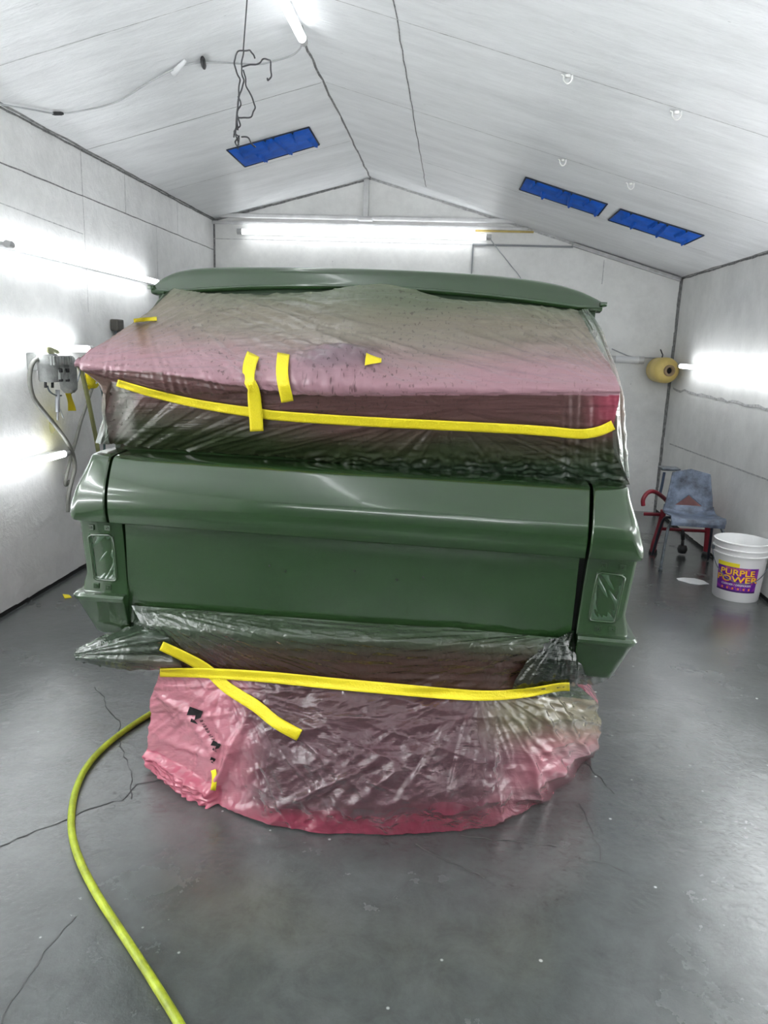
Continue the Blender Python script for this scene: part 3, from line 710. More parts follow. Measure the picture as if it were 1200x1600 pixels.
def fold_l(x, y):
    f = 0
    if y < 1075:
        w = smooth01(948, 962, y)
        f += w*ffan(x, y, 215, 945, 28, .006, 60, 480, 21)
        f += w*ffan(x, y, 900, 985, 26, .006, 50, 430, 22)
        f += w*.004*(1-2*abs(noise.noise(Vector((x*.003, (y-.035*x)*.085, 3)))))
    if y > 1050:
        w = smooth01(1055, 1100, y)*(1-.3*smooth01(1270, 1300, y))
        f += w*ffan(x, y, 745, 1060, 3.6, .013, 80, 420, 23)
        f += w*ffan(x, y, 350, 1060, 5, .010, 60, 500, 24)
        f += w*ffan(x, y, 395, 1110, 4, .005, 80, 300, 25)
        for a, b, wd, am in CREASES:
            d, t = seg_dist(x, y, a, b)
            if d < wd*3: f += am*1.1*math.exp(-(d/wd/.7)**2*1.2)*math.sin(pi*(.12+.8*t))
        g = smooth01(720, 800, x)*(1-smooth01(1150, 1230, y))
        f += w*g*.008*(1-2*abs(noise.noise(Vector(((x-(y-1085)*.35)*.06, y*.008, 12)))))
        f += w*.017*(1-2*abs(noise.noise(Vector((x*.012+y*.01, y*.02-x*.006, 31)))))
        f += w*.0040*(1-2*abs(noise.noise(Vector((x*.045+y*.02, y*.05, 35)))))
        # bunched hem on the left
        h = smooth01(1165, 1195, y+.0*(x))*(1-smooth01(325, 350, x))
        q = y-(1165+(x-245)*.55)
        if x < 345: f += smooth01(0, 12, q)*(.028+.02*abs(noise.noise(Vector((x*.09+q*.12, q*.10-x*.05, 41)))))
    return f
def col_l(x, y):
    n = noise.noise(Vector((x*.006, y*.009, 5)))*.6+noise.noise(Vector((x*.02, y*.03, 6)))*.3
    tape = 1050+38*smooth01(250, 780, x)
    if y < tape:
        c = mixc((.04, .065, .034), (.07, .035, .026), smooth01(985, 1035, y+n*25-.02*(x-400)))
        c = mixc(c, (.045, .07, .04), smooth01(800, 880, x))
        c = mixc(c, (.04, .06, .04), smooth01(260, 215, x))
        return (*c, .95)
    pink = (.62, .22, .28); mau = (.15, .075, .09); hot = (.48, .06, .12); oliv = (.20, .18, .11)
    c = mixc(pink, mau, smooth01(340, 430, x+n*40))  # backlit pink sides and unlit mauve centre are painted into the colour
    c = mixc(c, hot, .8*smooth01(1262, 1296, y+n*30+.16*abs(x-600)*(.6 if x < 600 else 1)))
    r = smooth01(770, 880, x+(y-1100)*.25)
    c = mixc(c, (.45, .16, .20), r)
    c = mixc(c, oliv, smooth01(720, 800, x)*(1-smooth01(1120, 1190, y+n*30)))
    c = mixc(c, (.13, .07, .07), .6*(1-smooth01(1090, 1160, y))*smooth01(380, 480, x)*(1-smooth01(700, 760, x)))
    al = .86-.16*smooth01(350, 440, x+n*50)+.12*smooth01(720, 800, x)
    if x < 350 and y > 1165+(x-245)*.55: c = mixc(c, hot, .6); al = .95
    return (*c, al)
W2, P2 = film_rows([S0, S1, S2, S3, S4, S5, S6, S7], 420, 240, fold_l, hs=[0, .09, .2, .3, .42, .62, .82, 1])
for row in W2[-3:]:
    for p in row:
        wz = (CARM @ p).z
        if wz < .004: p.z += .004-wz
for row in W2:
    for p in row:
        wz = (CARM @ p).z
        if wz < .004: p.z += .004-wz
# the skirt's flanks run forward under the car
def flank(src_col, s):
    W, P = [], []
    n = len(W2)
    for j in range(80, n, 2):
        e = W2[j][src_col]; px = P2[j][src_col]; rW, rP = [e], [px]
        for i in range(1, 61):
            t = i/60; Y = e.y+(1.9-e.y)*t**1.5
            f = .018*noise.noise(Vector((Y*7, e.z*9, s)))*min(1, t*6)+.008*noise.noise(Vector((Y*25, e.z*20, s)))*min(1, t*6)
            rW.append(Vector((e.x+s*f-(s*.02)*t, Y, e.z))); rP.append(Vector((px.x+s*t*400, px.y, 0)))
        W.append(rW); P.append(rP)
    return W, P
def col_fl(x, y):
    if x < 600: return (.80, .38, .44, .8)
    return (.62, .25, .30, .75)
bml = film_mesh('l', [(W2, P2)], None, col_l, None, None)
bfl = film_mesh('l', [flank(0, -1), flank(-1, 1)], None, col_fl, None, None)
me_t = bpy.data.meshes.new('t'); bfl.to_mesh(me_t); bfl.free(); bml.from_mesh(me_t); bpy.data.meshes.remove(me_t)
# pointed flap pulled out to the left under the bumper corner, and the dark gather under the right corner
FA = [(118, 1021, .03), (150, 1000, .04), (185, 988, .06), (225, 975, .07), (262, 962, .06), (300, 965, .12)]
FB = [(117, 1023, .0), (160, 1010, -.02), (200, 1000, -.02), (240, 995, .0), (268, 1000, .03), (305, 1005, .12)]
FC = [(118, 1026, .0), (160, 1028, -.03), (200, 1030, -.03), (240, 1034, .0), (270, 1042, .05), (305, 1046, .14)]
FD = [(119, 1029, .03), (160, 1038, .04), (200, 1043, .05), (240, 1046, .07), (270, 1049, .09), (305, 1052, .15)]
def fold_f(x, y): return ffan(x, y, 112, 1024, 10, .010, 10, 400, 51)+.003*noise.noise(Vector((x*.08, y*.15, 2)))
def col_f(x, y): return (*mixc((.04, .065, .04), (.16, .12, .09), smooth01(1020, 1045, y)*smooth01(160, 240, x)), .93)
fl1 = film_rows([FA, FB, FC, FD], 110, 60, fold_f)
GA = [(845, 1000, .048), (872, 997, .045), (890, 985, .05), (900, 985, .09)]
GB = [(825, 1030, .03), (860, 1030, .02), (890, 1030, .03), (935, 1048, .13)]
GC = [(805, 1062, .035), (850, 1060, .02), (895, 1062, .05), (960, 1052, .16)]
GD = [(800, 1078, .055), (850, 1074, .05), (900, 1070, .11), (935, 1066, .20)]
def fold_g(x, y): return ffan(x, y, 895, 960, 9, .006, 20, 400, 61)+.004*noise.noise(Vector((x*.08, y*.1, 2)))
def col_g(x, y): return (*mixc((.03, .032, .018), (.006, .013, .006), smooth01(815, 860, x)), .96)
fl2 = film_rows([GA, GB, GC, GD], 90, 60, fold_g)
# dark gather beside the left shut line
HA = [(196, 925, .10), (205, 940, .08), (215, 945, .065)]
HB = [(200, 955, .09), (215, 960, .06), (232, 965, .03)]
HC = [(200, 985, .09), (225, 985, .06), (250, 990, .04)]
fl3 = film_rows([HA, HB, HC], 40, 40, lambda x, y: .006*noise.noise(Vector((x*.15, y*.1, 9))))
for pt_, cf_ in ((fl1, col_f), (fl2, col_g), (fl3, col_f)):
    bb = film_mesh('x', [pt_], None, cf_, None, None); me_t = bpy.data.meshes.new('t'); bb.to_mesh(me_t); bb.free(); bml.from_mesh(me_t); bpy.data.meshes.remove(me_t)
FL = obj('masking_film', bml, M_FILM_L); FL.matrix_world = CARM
tag(FL, 'pink see-through masking film hanging in folds from the tailgate bottom to the floor', 'masking film')

# ---- tape on the film: laid onto the sheet's surface
def bvh_of(o):
    bm = bmesh.new(); bm.from_mesh(o.data); t = BVHTree.FromBMesh(bm); bm.free(); return t
TU, TL_ = bvh_of(FU), bvh_of(FL)
def hit(tree, x, y, Yf=.0):
    d = (CARI.to_3x3() @ ray(x, y)).normalized(); r = tree.ray_cast(CC, d)
    if r[0] is None: return at(x, y, Yf), -d
    n = r[1] if r[1].dot(d) < 0 else -r[1]
    return r[0], -d
def tape(tree, parent, path, wd, label=None, name='tape_strip', mat=None, off=.007, Yf=0.0, nw=5, relax=5):
    P = [Vector((x, y, 0)) for x, y in path]; L = sum((b-a).length for a, b in zip(P, P[1:])); n = max(4, int(L/5))
    C = [crom(P, i/n) for i in range(n+1)]; rows = []
    for i, c in enumerate(C):
        t = (C[min(i+1, n)]-C[max(i-1, 0)]).normalized(); s = Vector((-t.y, t.x, 0)); ww = wd(i/n) if callable(wd) else wd
        row = []
        for k in range(nw+1):
            q = c+s*ww*(k/nw-.5); p, nn = hit(tree, q.x, q.y, Yf); row.append(p+nn*off)
        rows.append(row)
    # relax the strip so it bridges fine creases
    for _ in range(relax):
        rows = [rows[0]]+[[(rows[i-1][k]+rows[i][k]*2+rows[i+1][k])/4 for k in range(nw+1)] for i in range(1, len(rows)-1)]+[rows[-1]]
    bm = bmesh.new(); grid(bm, rows); bmesh.ops.recalc_face_normals(bm, faces=bm.faces)
    bmesh.ops.solidify(bm, geom=list(bm.faces), thickness=.0008)
    return obj(name, bm, mat or M_TAPE, parent, label=label)
tape(TU, FU, [(183, 598), (240, 615), (300, 629), (345, 637), (400, 645), (440, 650), (560, 658), (680, 664), (800, 670), (860, 674), (905, 678), (935, 674), (958, 664)], lambda t: 11+4*min(1, t*3) if t < .9 else 15, 'long yellow tape around the film')
tape(TU, FU, [(396, 553), (388, 572), (388, 598), (396, 602), (397, 625), (400, 650), (401, 674)], lambda t: 21, 'vertical yellow tape strip', off=.016, relax=10)
tape(TU, FU, [(443, 552), (440, 572), (441, 594), (446, 612), (449, 628)], 19, 'short yellow tape strip', off=.016, relax=10)
tape(TU, FU, [(571, 561), (580, 562), (596, 563)], lambda t: 20-14*t, 'torn yellow tape end', nw=3)
tape(TU, FU, [(209, 501), (225, 499), (245, 498)], 6, 'short yellow tape piece at the left')
tape(TL_, FL, [(250, 1051), (300, 1051), (345, 1053), (420, 1058), (520, 1068), (620, 1077), (700, 1084), (760, 1087), (820, 1083), (870, 1074), (890, 1073)], lambda t: 13+5*math.sin(pi*min(1, t*1.15)), 'long yellow tape around the skirt', off=.015)
tape(TL_, FL, [(252, 1009), (290, 1027), (325, 1047), (355, 1075), (400, 1103), (430, 1128), (468, 1149)], lambda t: 15+4*min(1, t*1.5), 'slanting yellow tape strip', off=.009)
tape(TL_, FL, [(333, 1203), (336, 1215), (333, 1235)], 8, 'yellow tape knot at the hem', off=.006)
# printed marks on the film
def mark(cx, cy, pts, rot):
    bm = bmesh.new(); c, s = cos(rot), sin(rot); vs = []
    for x, y in pts:
        p, nn = hit(TL_, cx+c*x-s*y, cy+s*x+c*y); vs.append(bm.verts.new(p+nn*.004))
    bm.faces.new(vs); return bm
M_INK = pbr('black_print', (.008, .007, .008), .6, spec=.15)
def mblk(cx, cy, sz, rot):
    bm = bmesh.new()
    c, s = cos(rot), sin(rot)
    def add(pts):
        vs = []
        for x, y in pts:
            p, nn = hit(TL_, cx+c*x-s*y, cy+s*x+c*y); vs.append(bm.verts.new(p+nn*.004))
        bm.faces.new(vs)
    a = sz
    add([(-a, -a), (a, -a), (.2*a, -.1*a), (-a, .3*a)]); add([(a, -a), (a, 0), (.3*a, .6*a), (.2*a, -.1*a)]); add([(-.2*a, .5*a), (.3*a, .6*a), (a, a), (-.2*a, a)])
    obj('printed_mark', bm, M_INK, FL, smooth=False, label='black printed mark')
mblk(303, 1118, 11, .35); mblk(336, 1166, 7, .5); mblk(332, 1188, 4, .4)
for k in range(9):
    bm = bmesh.new(); cx, cy = 315+k*2.6, 1126+k*4.2
    for (ax, ay, bx, by) in ((-3, 0, 2.5, -1.2), (-2, 1.6, 2, .6)):
        vs = []
        for x, y in ((ax, ay), (bx, by), (bx, by+1.1), (ax, ay+1.1)):
            p, nn = hit(TL_, cx+x, cy+y); vs.append(bm.verts.new(p+nn*.004))
        if random.random() < .8: bm.faces.new(vs)
    obj('printed_letter', bm, M_INK, FL, smooth=False)

# ------------------------------------------------------------------ blue tape patches on the ceiling
def ceil_patch(pts, fn, n, label, nb):
    bm = bmesh.new(); P = [fn(x, y)+n*.004 for x, y in pts]; c = sum(P, Vector())/4
    nu, nv = 60, 24; G = []
    for j in range(nv+1):
        row = []
        for i in range(nu+1):
            u, v = i/nu, j/nv; p = P[0].lerp(P[1], u).lerp(P[3].lerp(P[2], u), v)
            b = .012*min(1, min(u, 1-u)*14, min(v, 1-v)*7)*(1+.5*noise.noise(Vector((u*7, v*4, nb))))
            for k in range(6):
                cx = (k+.6)/6; d = abs(u-cx-.06*(v-.5)*(1 if k % 2 else -1))
                if (v < .5) == (k % 2 == 0) or k == 3: b += .022*math.exp(-(d/.012)**2)
            row.append(p+n*b-c)
        G.append(row)
    grid(bm, G)
    o = obj('blue_tape_patch', bm, M_BLUE); o.location = c
    tag(o, label, 'masking tape', 'blue masked openings in the ceiling')
    bm = bmesh.new(); e = [(p-c)*1.0 for p in P]
    for a, b in zip(e, e[1:]+e[:1]): tube(bm, [a, b], .006, 6)
    obj('dark_edge', bm, M_BLUED, o)
ceil_patch([(-1.715, 5.70), (-1.115, 5.70), (-1.122, 6.16), (-1.722, 6.20)], cl, nl, 'blue taped-over opening on the left ceiling slope behind the hanging wire', 1)
ceil_patch([(.442, 5.71), (1.025, 5.73), (1.044, 6.163), (.433, 6.13)], cr, nr, 'blue taped-over opening on the right ceiling slope, nearer the ridge', 2)
ceil_patch([(1.126, 5.75), (1.716, 5.74), (1.72, 6.2), (1.13, 6.2)], cr, nr, 'blue taped-over opening on the right ceiling slope, nearer the right wall', 3)

# hooks on the ceiling
for k, (x, y, lb) in enumerate([(.438, 3.684, 'white wire hook on the ceiling, nearest the camera and the ridge'), (.928, 3.706, 'white wire hook on the ceiling, nearest the camera and the right wall'), (.603, 4.99, 'white wire hook on the ceiling above the left of the two right-hand blue patches'), (1.031, 5.03, 'white wire hook on the ceiling above the gap between the two right-hand blue patches')]):
    c = cr(x, y); bm = bmesh.new(); r = .019
    tube(bm, spline([Vector((-r*1.6, 0, 0)), Vector((-r, 0, -.006)), Vector((-r*.9, -.005, -.025)), Vector((0, -.01, -.04)), Vector((r*.9, -.005, -.025)), Vector((r, 0, -.004)), Vector((r*1.6, 0, 0))], 26), .004, 8)
    tube(bm, [Vector((0, 0, .0)), Vector((0, 0, -.012))], .012, 10)
    o = obj('ceiling_hook', bm, pbr('white_hook', (.8, .8, .78), .4, bump=.1)); o.location = c+nr*.003; tag(o, lb, 'hook', 'ceiling hooks')

# cable stapled along the left slope
def on_cl(x, y):
    d = ray(x, y); n = Vector((.410, 0, -1.555)); return CAMP + d*(((Vector((XL, 0, ZL))-CAMP).dot(n))/d.dot(n))
cb = empty('ceiling_cable', on_cl(285, 98), label='grey cable sagging along the left ceiling slope to the ridge tube light', cat='cable'); c0 = cb.location.copy()
pth = [(-40, 150), (0, 158), (45, 166), (88, 173), (130, 168), (180, 155), (230, 125), (265, 106), (290, 96), (318, 93), (345, 93), (400, 96), (430, 90), (455, 82), (467, 72), (471, 62)]
bm = bmesh.new(); tube(bm, [on_cl(*p)+nl*.015-c0 for p in [tuple(q[:2]) for q in spline([(a, b, 0) for a, b in pth], 90)]], .0045, 8); obj('cable', bm, M_CABLE, cb)
for a, b, rr in (((80, 173), (98, 173), .010), ((315, 85), (318, 102), .013)):
    bm = bmesh.new(); p, q = on_cl(*a)+nl*.015-c0, on_cl(*b)+nl*.015-c0; tube(bm, [p, p.lerp(q, .2), p.lerp(q, .8), q], [rr*.6, rr, rr, rr*.6], 10); obj('connector', bm, M_BLACK, cb)
bm = bmesh.new(); p, q = on_cl(270, 108)+nl*.02-c0, on_cl(288, 88)+nl*.02-c0; tube(bm, [p, p.lerp(q, .6), q], [.018, .013, .009], 10); obj('clear_clip', bm, M_FIX, cb)

# tangled wire hanging from the ceiling
hw = empty('hanging_wire', on_y(383, 60, 2.6), label='tangled dark wire hanging from the ceiling in front of the left slope', cat='wire'); c0 = hw.location.copy(); YW = 2.6
top = on_y(386, 0, YW); tz = cl(top.x, YW).z if top.x < XG else cr(top.x, YW).z
def wl(pts, r=.0026, n=60, name='wire_strand'):
    bm = bmesh.new(); Q = [on_y(x, y, YW+dy)-c0 for x, y, dy in pts]; S_ = spline(Q, n)
    S_ = [p+Vector((noise.noise(p*30), noise.noise(p*31+Vector((5, 0, 0))), noise.noise(p*29+Vector((0, 9, 0)))))*.006 for p in S_]
    tube(bm, S_, r, 6); obj(name, bm, M_WIRE, hw)
bm = bmesh.new(); tube(bm, [Vector((top.x, YW, tz))-c0, top-c0, on_y(380, 80, YW)-c0], .0024, 6); obj('drop_wire', bm, M_WIRE, hw)
wl([(380, 80, 0), (378, 110, .02), (380, 130, 0), (374, 150, -.02), (371, 175, 0), (368, 200, .02), (372, 226, 0)])
wl([(398, 90, 0), (395, 83, 0), (385, 80, .03), (370, 82, .03), (366, 92, 0), (370, 115, -.02), (374, 130, 0), (372, 160, .02), (370, 190, 0), (366, 215, 0)])
wl([(380, 105, 0), (392, 102, 0), (404, 102, 0), (412, 92, .02), (420, 93, 0), (422, 108, 0), (424, 118, 0), (420, 126, 0), (419, 122, 0)], n=70)
wl([(381, 110, 0), (383, 128, 0), (390, 145, .02), (397, 160, .02), (399, 172, 0), (392, 183, 0), (380, 184, 0), (370, 186, 0), (372, 204, 0)])
wl([(372, 150, .02), (376, 165, .0), (369, 178, -.02), (375, 195, 0), (366, 205, .02), (374, 215, 0), (371, 228, -.01), (367, 222, 0), (375, 212, 0)], n=80)
wl([(378, 215, 0), (386, 216, 0), (391, 223, 0), (398, 230, .02)], n=20)

bm = bmesh.new(); tube(bm, spline([(.27, YB-.06, 2.6), (.36, YB-.03, 2.5), (.5, YB-.02, 2.35), (.62, YB-.02, 2.2), (.7, YB-.02, 1.9)], 30), .005, 6)
tag(obj('power_cord', bm, M_CABLE), 'thin grey cord running down the back wall from the end of its tube light', 'cable')
bm = bmesh.new(); tube(bm, spline([on_y(956, 545, YB-.03), on_y(972, 552, YB-.03), on_y(985, 557, YB-.03), on_y(1010, 559, YB-.03), on_y(1035, 560, YB-.03)], 30), .006, 6)
tag(obj('power_cord', bm, M_CABLE), 'thin grey cord above the short unlit tube near the right corner', 'cable')

# ------------------------------------------------------------------ masking film roll by the right corner
M_RP = pbr('yellowed_film_roll', (.78, .60, .20), .4, bump=.1, scale=30, var=.12); M_CORE = pbr('cardboard_core', (.42, .30, .18), .7, bump=.1)
rl = empty('film_roll', on_y(1043, 579, 7.32), (0, 0, .16), 'yellowed roll seen end-on in the back right corner beside the short white tube', 'roll')
MX = Matrix.Rotation(radians(90), 4, 'X')
bm = bmesh.new(); lathe(bm, [(.048, .03), (.070, .035), (.095, .02), (.112, 0), (.120, -.03), (.120, -.10), (.115, -.22), (.0, -.24)], 40, MX); obj('wound_roll', bm, M_RP, rl)
bm = bmesh.new(); lathe(bm, [(.030, -.22), (.030, .052), (.034, .058), (.048, .058), (.052, .05), (.052, -.1)], 32, MX); obj('core_tube', bm, M_CORE, rl)
bm = bmesh.new(); lathe(bm, [(.0, .02), (.03, .02)], 24, MX); obj('core_hole', bm, M_DARK, rl)
bm = bmesh.new(); tube(bm, [(0, .1, 0), (0, .26, .0)], .012, 8); box(bm, (0, .262, 0), (.06, .012, .08), bev=.002); tube(bm, spline([(0, .2, .0), (-.02, .1, .13), (-.06, .02, .15), (-.09, .0, .19)], 8), .006, 6); obj('bracket', bm, M_WIRE, rl)

# ------------------------------------------------------------------ chairs on the right
cx, cy = 1.84, 5.62
ch = empty('plastic_chair', (cx, cy, 0), (0, 0, radians(-4)), 'worn blue-grey plastic chair with a triangular cut-out in its back, beside the bucket', 'chair'); ch.scale = (.93, .93, .93)
M_SHELL = pbr('worn_blue_grey_plastic', (.13, .16, .22), .5, bump=.25, scale=60, var=.75, vs=9)
M_CHR = pbr('scuffed_grey_steel', (.13, .15, .17), .4, metal=.5, bump=.2, var=.5, vs=20); M_CHB = pbr('dark_steel_leg', (.03, .035, .05), .4, metal=.4)
# shell: seat sweeping up into the back, with the triangle left open
bm = bmesh.new(); nu, nv = 28, 100
sp = [Vector((0, -.20, .375)), Vector((0, -.205, .405)), Vector((0, -.18, .418)), Vector((0, -.08, .405)), Vector((0, .06, .395)), Vector((0, .13, .41)), Vector((0, .165, .46)), Vector((0, .185, .55)), Vector((0, .205, .64)), Vector((0, .225, .735))]
V = []
for j in range(nv+1):
    t = j/nv; p = crom(sp, t); hw_ = .205 if t < .55 else .205-.055*(t-.55)/.45*1.0; row = []
    if t < .12: hw_ = .20
    g_ = .105 if p.z < .47 else max(.003, .105*(1-(p.z-.47)/.08)) if p.z < .55 else .003+(p.z-.55)*.3
    if p.y < .12: g_ = .105
    for i in range(nu+1):
        xx = (-hw_+(hw_-g_)*i/9) if i <= 9 else (-g_+2*g_*(i-9)/10) if i <= 19 else (g_+(hw_-g_)*(i-19)/9)
        u = xx/hw_; z = p.z; y = p.y
        if t < .6: z += .022*abs(u)**3*smooth01(.08, .2, t)
        if t > .5: y -= .035*u*u*smooth01(.5, .8, t); 
        if t > .9: z += (.03*(1-abs(u)))*(t-.9)/.1
        row.append(bm.verts.new((u*hw_, y, z)))
    V.append(row)
for j in range(nv):
    for i in range(nu):
        c = crom(sp, (j+.5)/nv)
        if c.y > .12 and .47 < c.z < .55 and 9 <= i < 19: continue
        bm.faces.new((V[j][i], V[j][i+1], V[j+1][i+1], V[j+1][i]))
bmesh.ops.recalc_face_normals(bm, faces=bm.faces); bmesh.ops.solidify(bm, geom=list(bm.faces), thickness=.010)
obj('seat_shell', bm, M_SHELL, ch)
for s in (-1, 1):
    bm = bmesh.new(); tube(bm, spline([(s*.12, -.02, .385), (s*.165, -.09, .382), (s*.195, -.14, .36), (s*.215, -.165, .28), (s*.235, -.19, .012)], 26), .0115, 10); obj('leg', bm, M_CHR, ch)
    bm = bmesh.new(); lathe(bm, [(.0, 0), (.016, .0), (.016, .018), (.012, .022)], 14, Matrix.Translation((s*.235, -.19, 0))); obj('foot_cap', bm, M_CHR, ch)
    bm = bmesh.new(); tube(bm, spline([(s*.12, .02, .382), (s*.165, .07, .378), (s*.19, .11, .35), (s*.205, .15, .25), (s*.225, .22, .012)], 26), .0115, 10); obj('leg', bm, M_CHB, ch)

M_RED = pbr('dark_red_painted_steel', (.22, .012, .025), .4, bump=.15, var=.3)
rs = empty('red_frame_chair', (1.85, 6.0, 0), label='dark red tubular steel chair frame behind the blue-grey plastic chair', cat='chair'); c0 = rs.location.copy()
def PY(x, y, Y): return on_y(x, y, Y)-c0
def rod(pts, r, name, mat, n=24):
    bm = bmesh.new(); tube(bm, spline([PY(*p) for p in pts], n) if len(pts) > 2 else [PY(*p) for p in pts], r, 10); return obj(name, bm, mat, rs)
rod([(1005, 790, 5.95), (1005, 780, 5.95), (1012, 770, 5.97), (1022, 768, 6.0), (1036, 777, 6.1), (1046, 788, 6.2)], .017, 'arm_rest', M_RED)
rod([(1006, 803, 5.95), (1036, 804, 5.95)], .014, 'cross_bar', M_RED)
rod([(1037, 797, 5.95), (1030, 825, 5.95), (1022, 850, 5.93), (1020, 862, 5.93)], .024, 'leg', M_RED)
rod([(1106, 812, 5.95), (1105, 840, 5.95), (1103, 862, 5.95)], .022, 'leg', M_RED)
rod([(1031, 826, 5.95), (1104, 830, 5.95)], .013, 'cross_bar', M_RED)
bm = bmesh.new(); pq = [PY(x, y, 6.05) for x, y in ((1050, 768), (1102, 770), (1104, 800), (1048, 798))]; slab(bm, pq, (0, 1, 0), .02); obj('back_panel', bm, pbr('dusty_pink_panel', (.55, .28, .27), .6, bump=.2, var=.2), rs, smooth=False)
rod([(1066, 827, 5.95), (1067, 843, 5.95)], .016, 'centre_post', M_BLACK)
for x, y in ((1020, 864), (1103, 864)):
    bm = bmesh.new(); p = PY(x, y, 5.94); p.z = -c0.z; lathe(bm, [(0, .0), (.034, 0), (.03, .03), (.02, .04)], 16, Matrix.Translation(p)); obj('foot_cap', bm, M_BLACK, rs)
bm = bmesh.new(); lathe(bm, [(0, -.03), (.03, -.03), (.04, 0), (.03, .03), (0, .03)], 16, Matrix.Translation(PY(1066, 858, 5.95))); tube(bm, [PY(1067, 843, 5.95), PY(1066, 853, 5.95)], .012, 8); obj('knob', bm, M_BLACK, rs)
rod([(1038, 738, 6.1), (1034, 760, 6.1), (1031, 772, 6.1)], .011, 'back_post', pbr('blue_grey_steel', (.1, .14, .22), .4, metal=.4))
rod([(1055, 738, 6.1), (1052, 760, 6.15), (1050, 790, 6.15)], .010, 'back_post', M_CHR)
bm = bmesh.new(); a = PY(1033, 731, 6.1); b = PY(1058, 733, 6.1); box(bm, (a+b)/2, ((b-a).length+.02, .13, .022), bev=.006); obj('back_cap', bm, M_CHR, rs)

# ------------------------------------------------------------------ bucket
bc = Vector((1.955, 4.93, 0))
bk = empty('plastic_bucket', bc, (0, 0, radians(-12)), 'white plastic bucket with a purple and yellow label on the floor by the right wall', 'bucket')
M_BKT = pbr('white_bucket_plastic', (.78, .78, .78), .4, bump=.02)
BH = .392; R0, R1 = .142, .168
def br(z): return R0+(R1-R0)*z/BH
bm = bmesh.new()
pf = [(0, .006), (R0-.012, .006), (R0-.004, 0), (R0, .008), (br(.29), .29), (br(.30)+.001, .302), (br(.31)+.009, .304), (br(.31)+.009, .310), (br(.33)+.001, .313), (br(.335)+.001, .338), (br(.34)+.010, .341), (br(.345)+.010, .347), (br(.36)+.001, .350), (br(.375)+.001, .380), (br(.392)+.007, .385), (br(.392)+.007, .392), (br(.392)-.001, .394), (br(.392)-.004, .388), (R0-.004, .012), (0, .012)]
lathe(bm, pf, 64); auto(obj('pail', bm, M_BKT, bk), 40)
def cyl(ang, z, off): r = br(z)+off; return Vector((r*sin(ang), -r*cos(ang), z))
def patch(z0, z1, a0, a1, off, mat, name, slant=0):
    bm = bmesh.new(); G = [[cyl(a0+(a1-a0)*i/40, z0+(z1-z0)*j/8+(slant*(1-i/40)*(j/8)), off) for i in range(41)] for j in range(9)]; grid(bm, G); return obj(name, bm, mat, bk)
def label_mat():
    mt, nt, b = newmat('purple_label'); L = nt.links; tc = N(nt, 'ShaderNodeTexCoord'); mp = N(nt, 'ShaderNodeMapping'); L.new(tc.outputs['Object'], mp.inputs[0]); mp.inputs['Location'].default_value = (-.02, 0, -.20)
    g = N(nt, 'ShaderNodeTexGradient', gradient_type='RADIAL'); mp.inputs['Rotation'].default_value = (radians(90), 0, 0); L.new(mp.outputs[0], g.inputs[0])
    sn = N(nt, 'ShaderNodeMath', operation='MULTIPLY'); sn.inputs[1].default_value = 150; L.new(g.outputs['Fac'], sn.inputs[0]); s2 = N(nt, 'ShaderNodeMath', operation='SINE'); L.new(sn.outputs[0], s2.inputs[0])
    r = N(nt, 'ShaderNodeValToRGB'); e = r.color_ramp.elements; e[0].position = .2; e[0].color = (.13, .012, .30, 1); e[1].position = .9; e[1].color = (.30, .03, .35, 1)
    L.new(s2.outputs[0], r.inputs[0]); L.new(r.outputs[0], b.inputs['Base Color']); b.inputs['Roughness'].default_value = .35; return mt
A0, A1 = radians(-60), radians(38)
patch(.075, .235, A0, A1, .0012, label_mat(), 'purple_label')
patch(.235, .262, A0, radians(-8), .0012, pbr('yellow_label_band', (.85, .72, .03), .4), 'yellow_band')
patch(.068, .08, A0, A1, .0016, pbr('dark_purple_band', (.05, .006, .12), .4), 'label_foot_band')
def text_on(txt, size, zc, ac, mat, off, name, sx=1.0, shear=0.0):
    cu = bpy.data.curves.new(name, 'FONT'); cu.body = txt; cu.size = size; cu.align_x = 'CENTER'; cu.offset = size*.018; cu.extrude = 0
    to = bpy.data.objects.new('tmp', cu); COL.objects.link(to); bpy.context.view_layer.update()
    me = bpy.data.meshes.new_from_object(to.evaluated_get(bpy.context.evaluated_depsgraph_get())); bpy.data.objects.remove(to)
    bm = bmesh.new(); bm.from_mesh(me); bmesh.ops.triangulate(bm, faces=bm.faces)
    bmesh.ops.subdivide_edges(bm, edges=[e for e in bm.edges if e.calc_length() > size*.25], cuts=1)
    for v in bm.verts:
        z = zc+v.co.y; v.co = cyl(ac+(v.co.x*sx+shear*v.co.y)/br(z), z, off)
    return obj(name, bm, mat, bk, smooth=False)
M_TY = pbr('yellow_letters', (.95, .62, .03), .4); M_TR = pbr('red_letter_shadow', (.75, .03, .02), .4); M_TW = pbr('white_letters', (.85, .85, .85), .4); M_TO = pbr('orange_letters', (.9, .25, .05), .4)
AC = (A0+A1)/2
for t_, z_ in (('PURPLE', .183), ('POWER', .138)):
    sx = 1.2 if t_ == 'PURPLE' else 1.36
    text_on(t_, .056, z_-.003, AC+.012, M_TR, .0018, 'printed_word', sx); text_on(t_, .054, z_, AC, M_TY, .0026, 'printed_word', sx)
text_on('INDUSTRIAL STRENGTH', .012, .222, AC, M_TO, .0022, 'printed_line', 1.1)
text_on('CLEANER / DEGREASER', .0175, .112, AC, M_TW, .0022, 'printed_line', 1.0)
for k in range(6):
    bm = bmesh.new(); c = cyl(AC-.55+.22*k, .092, .0022)
    G = [[cyl(AC-.55+.22*k+(i-2)*.018, .092+(j-2)*.0035, .0024) for i in range(5)] for j in range(5)]; grid(bm, G); obj('printed_icon', bm, M_TO, bk, label='small orange icon')
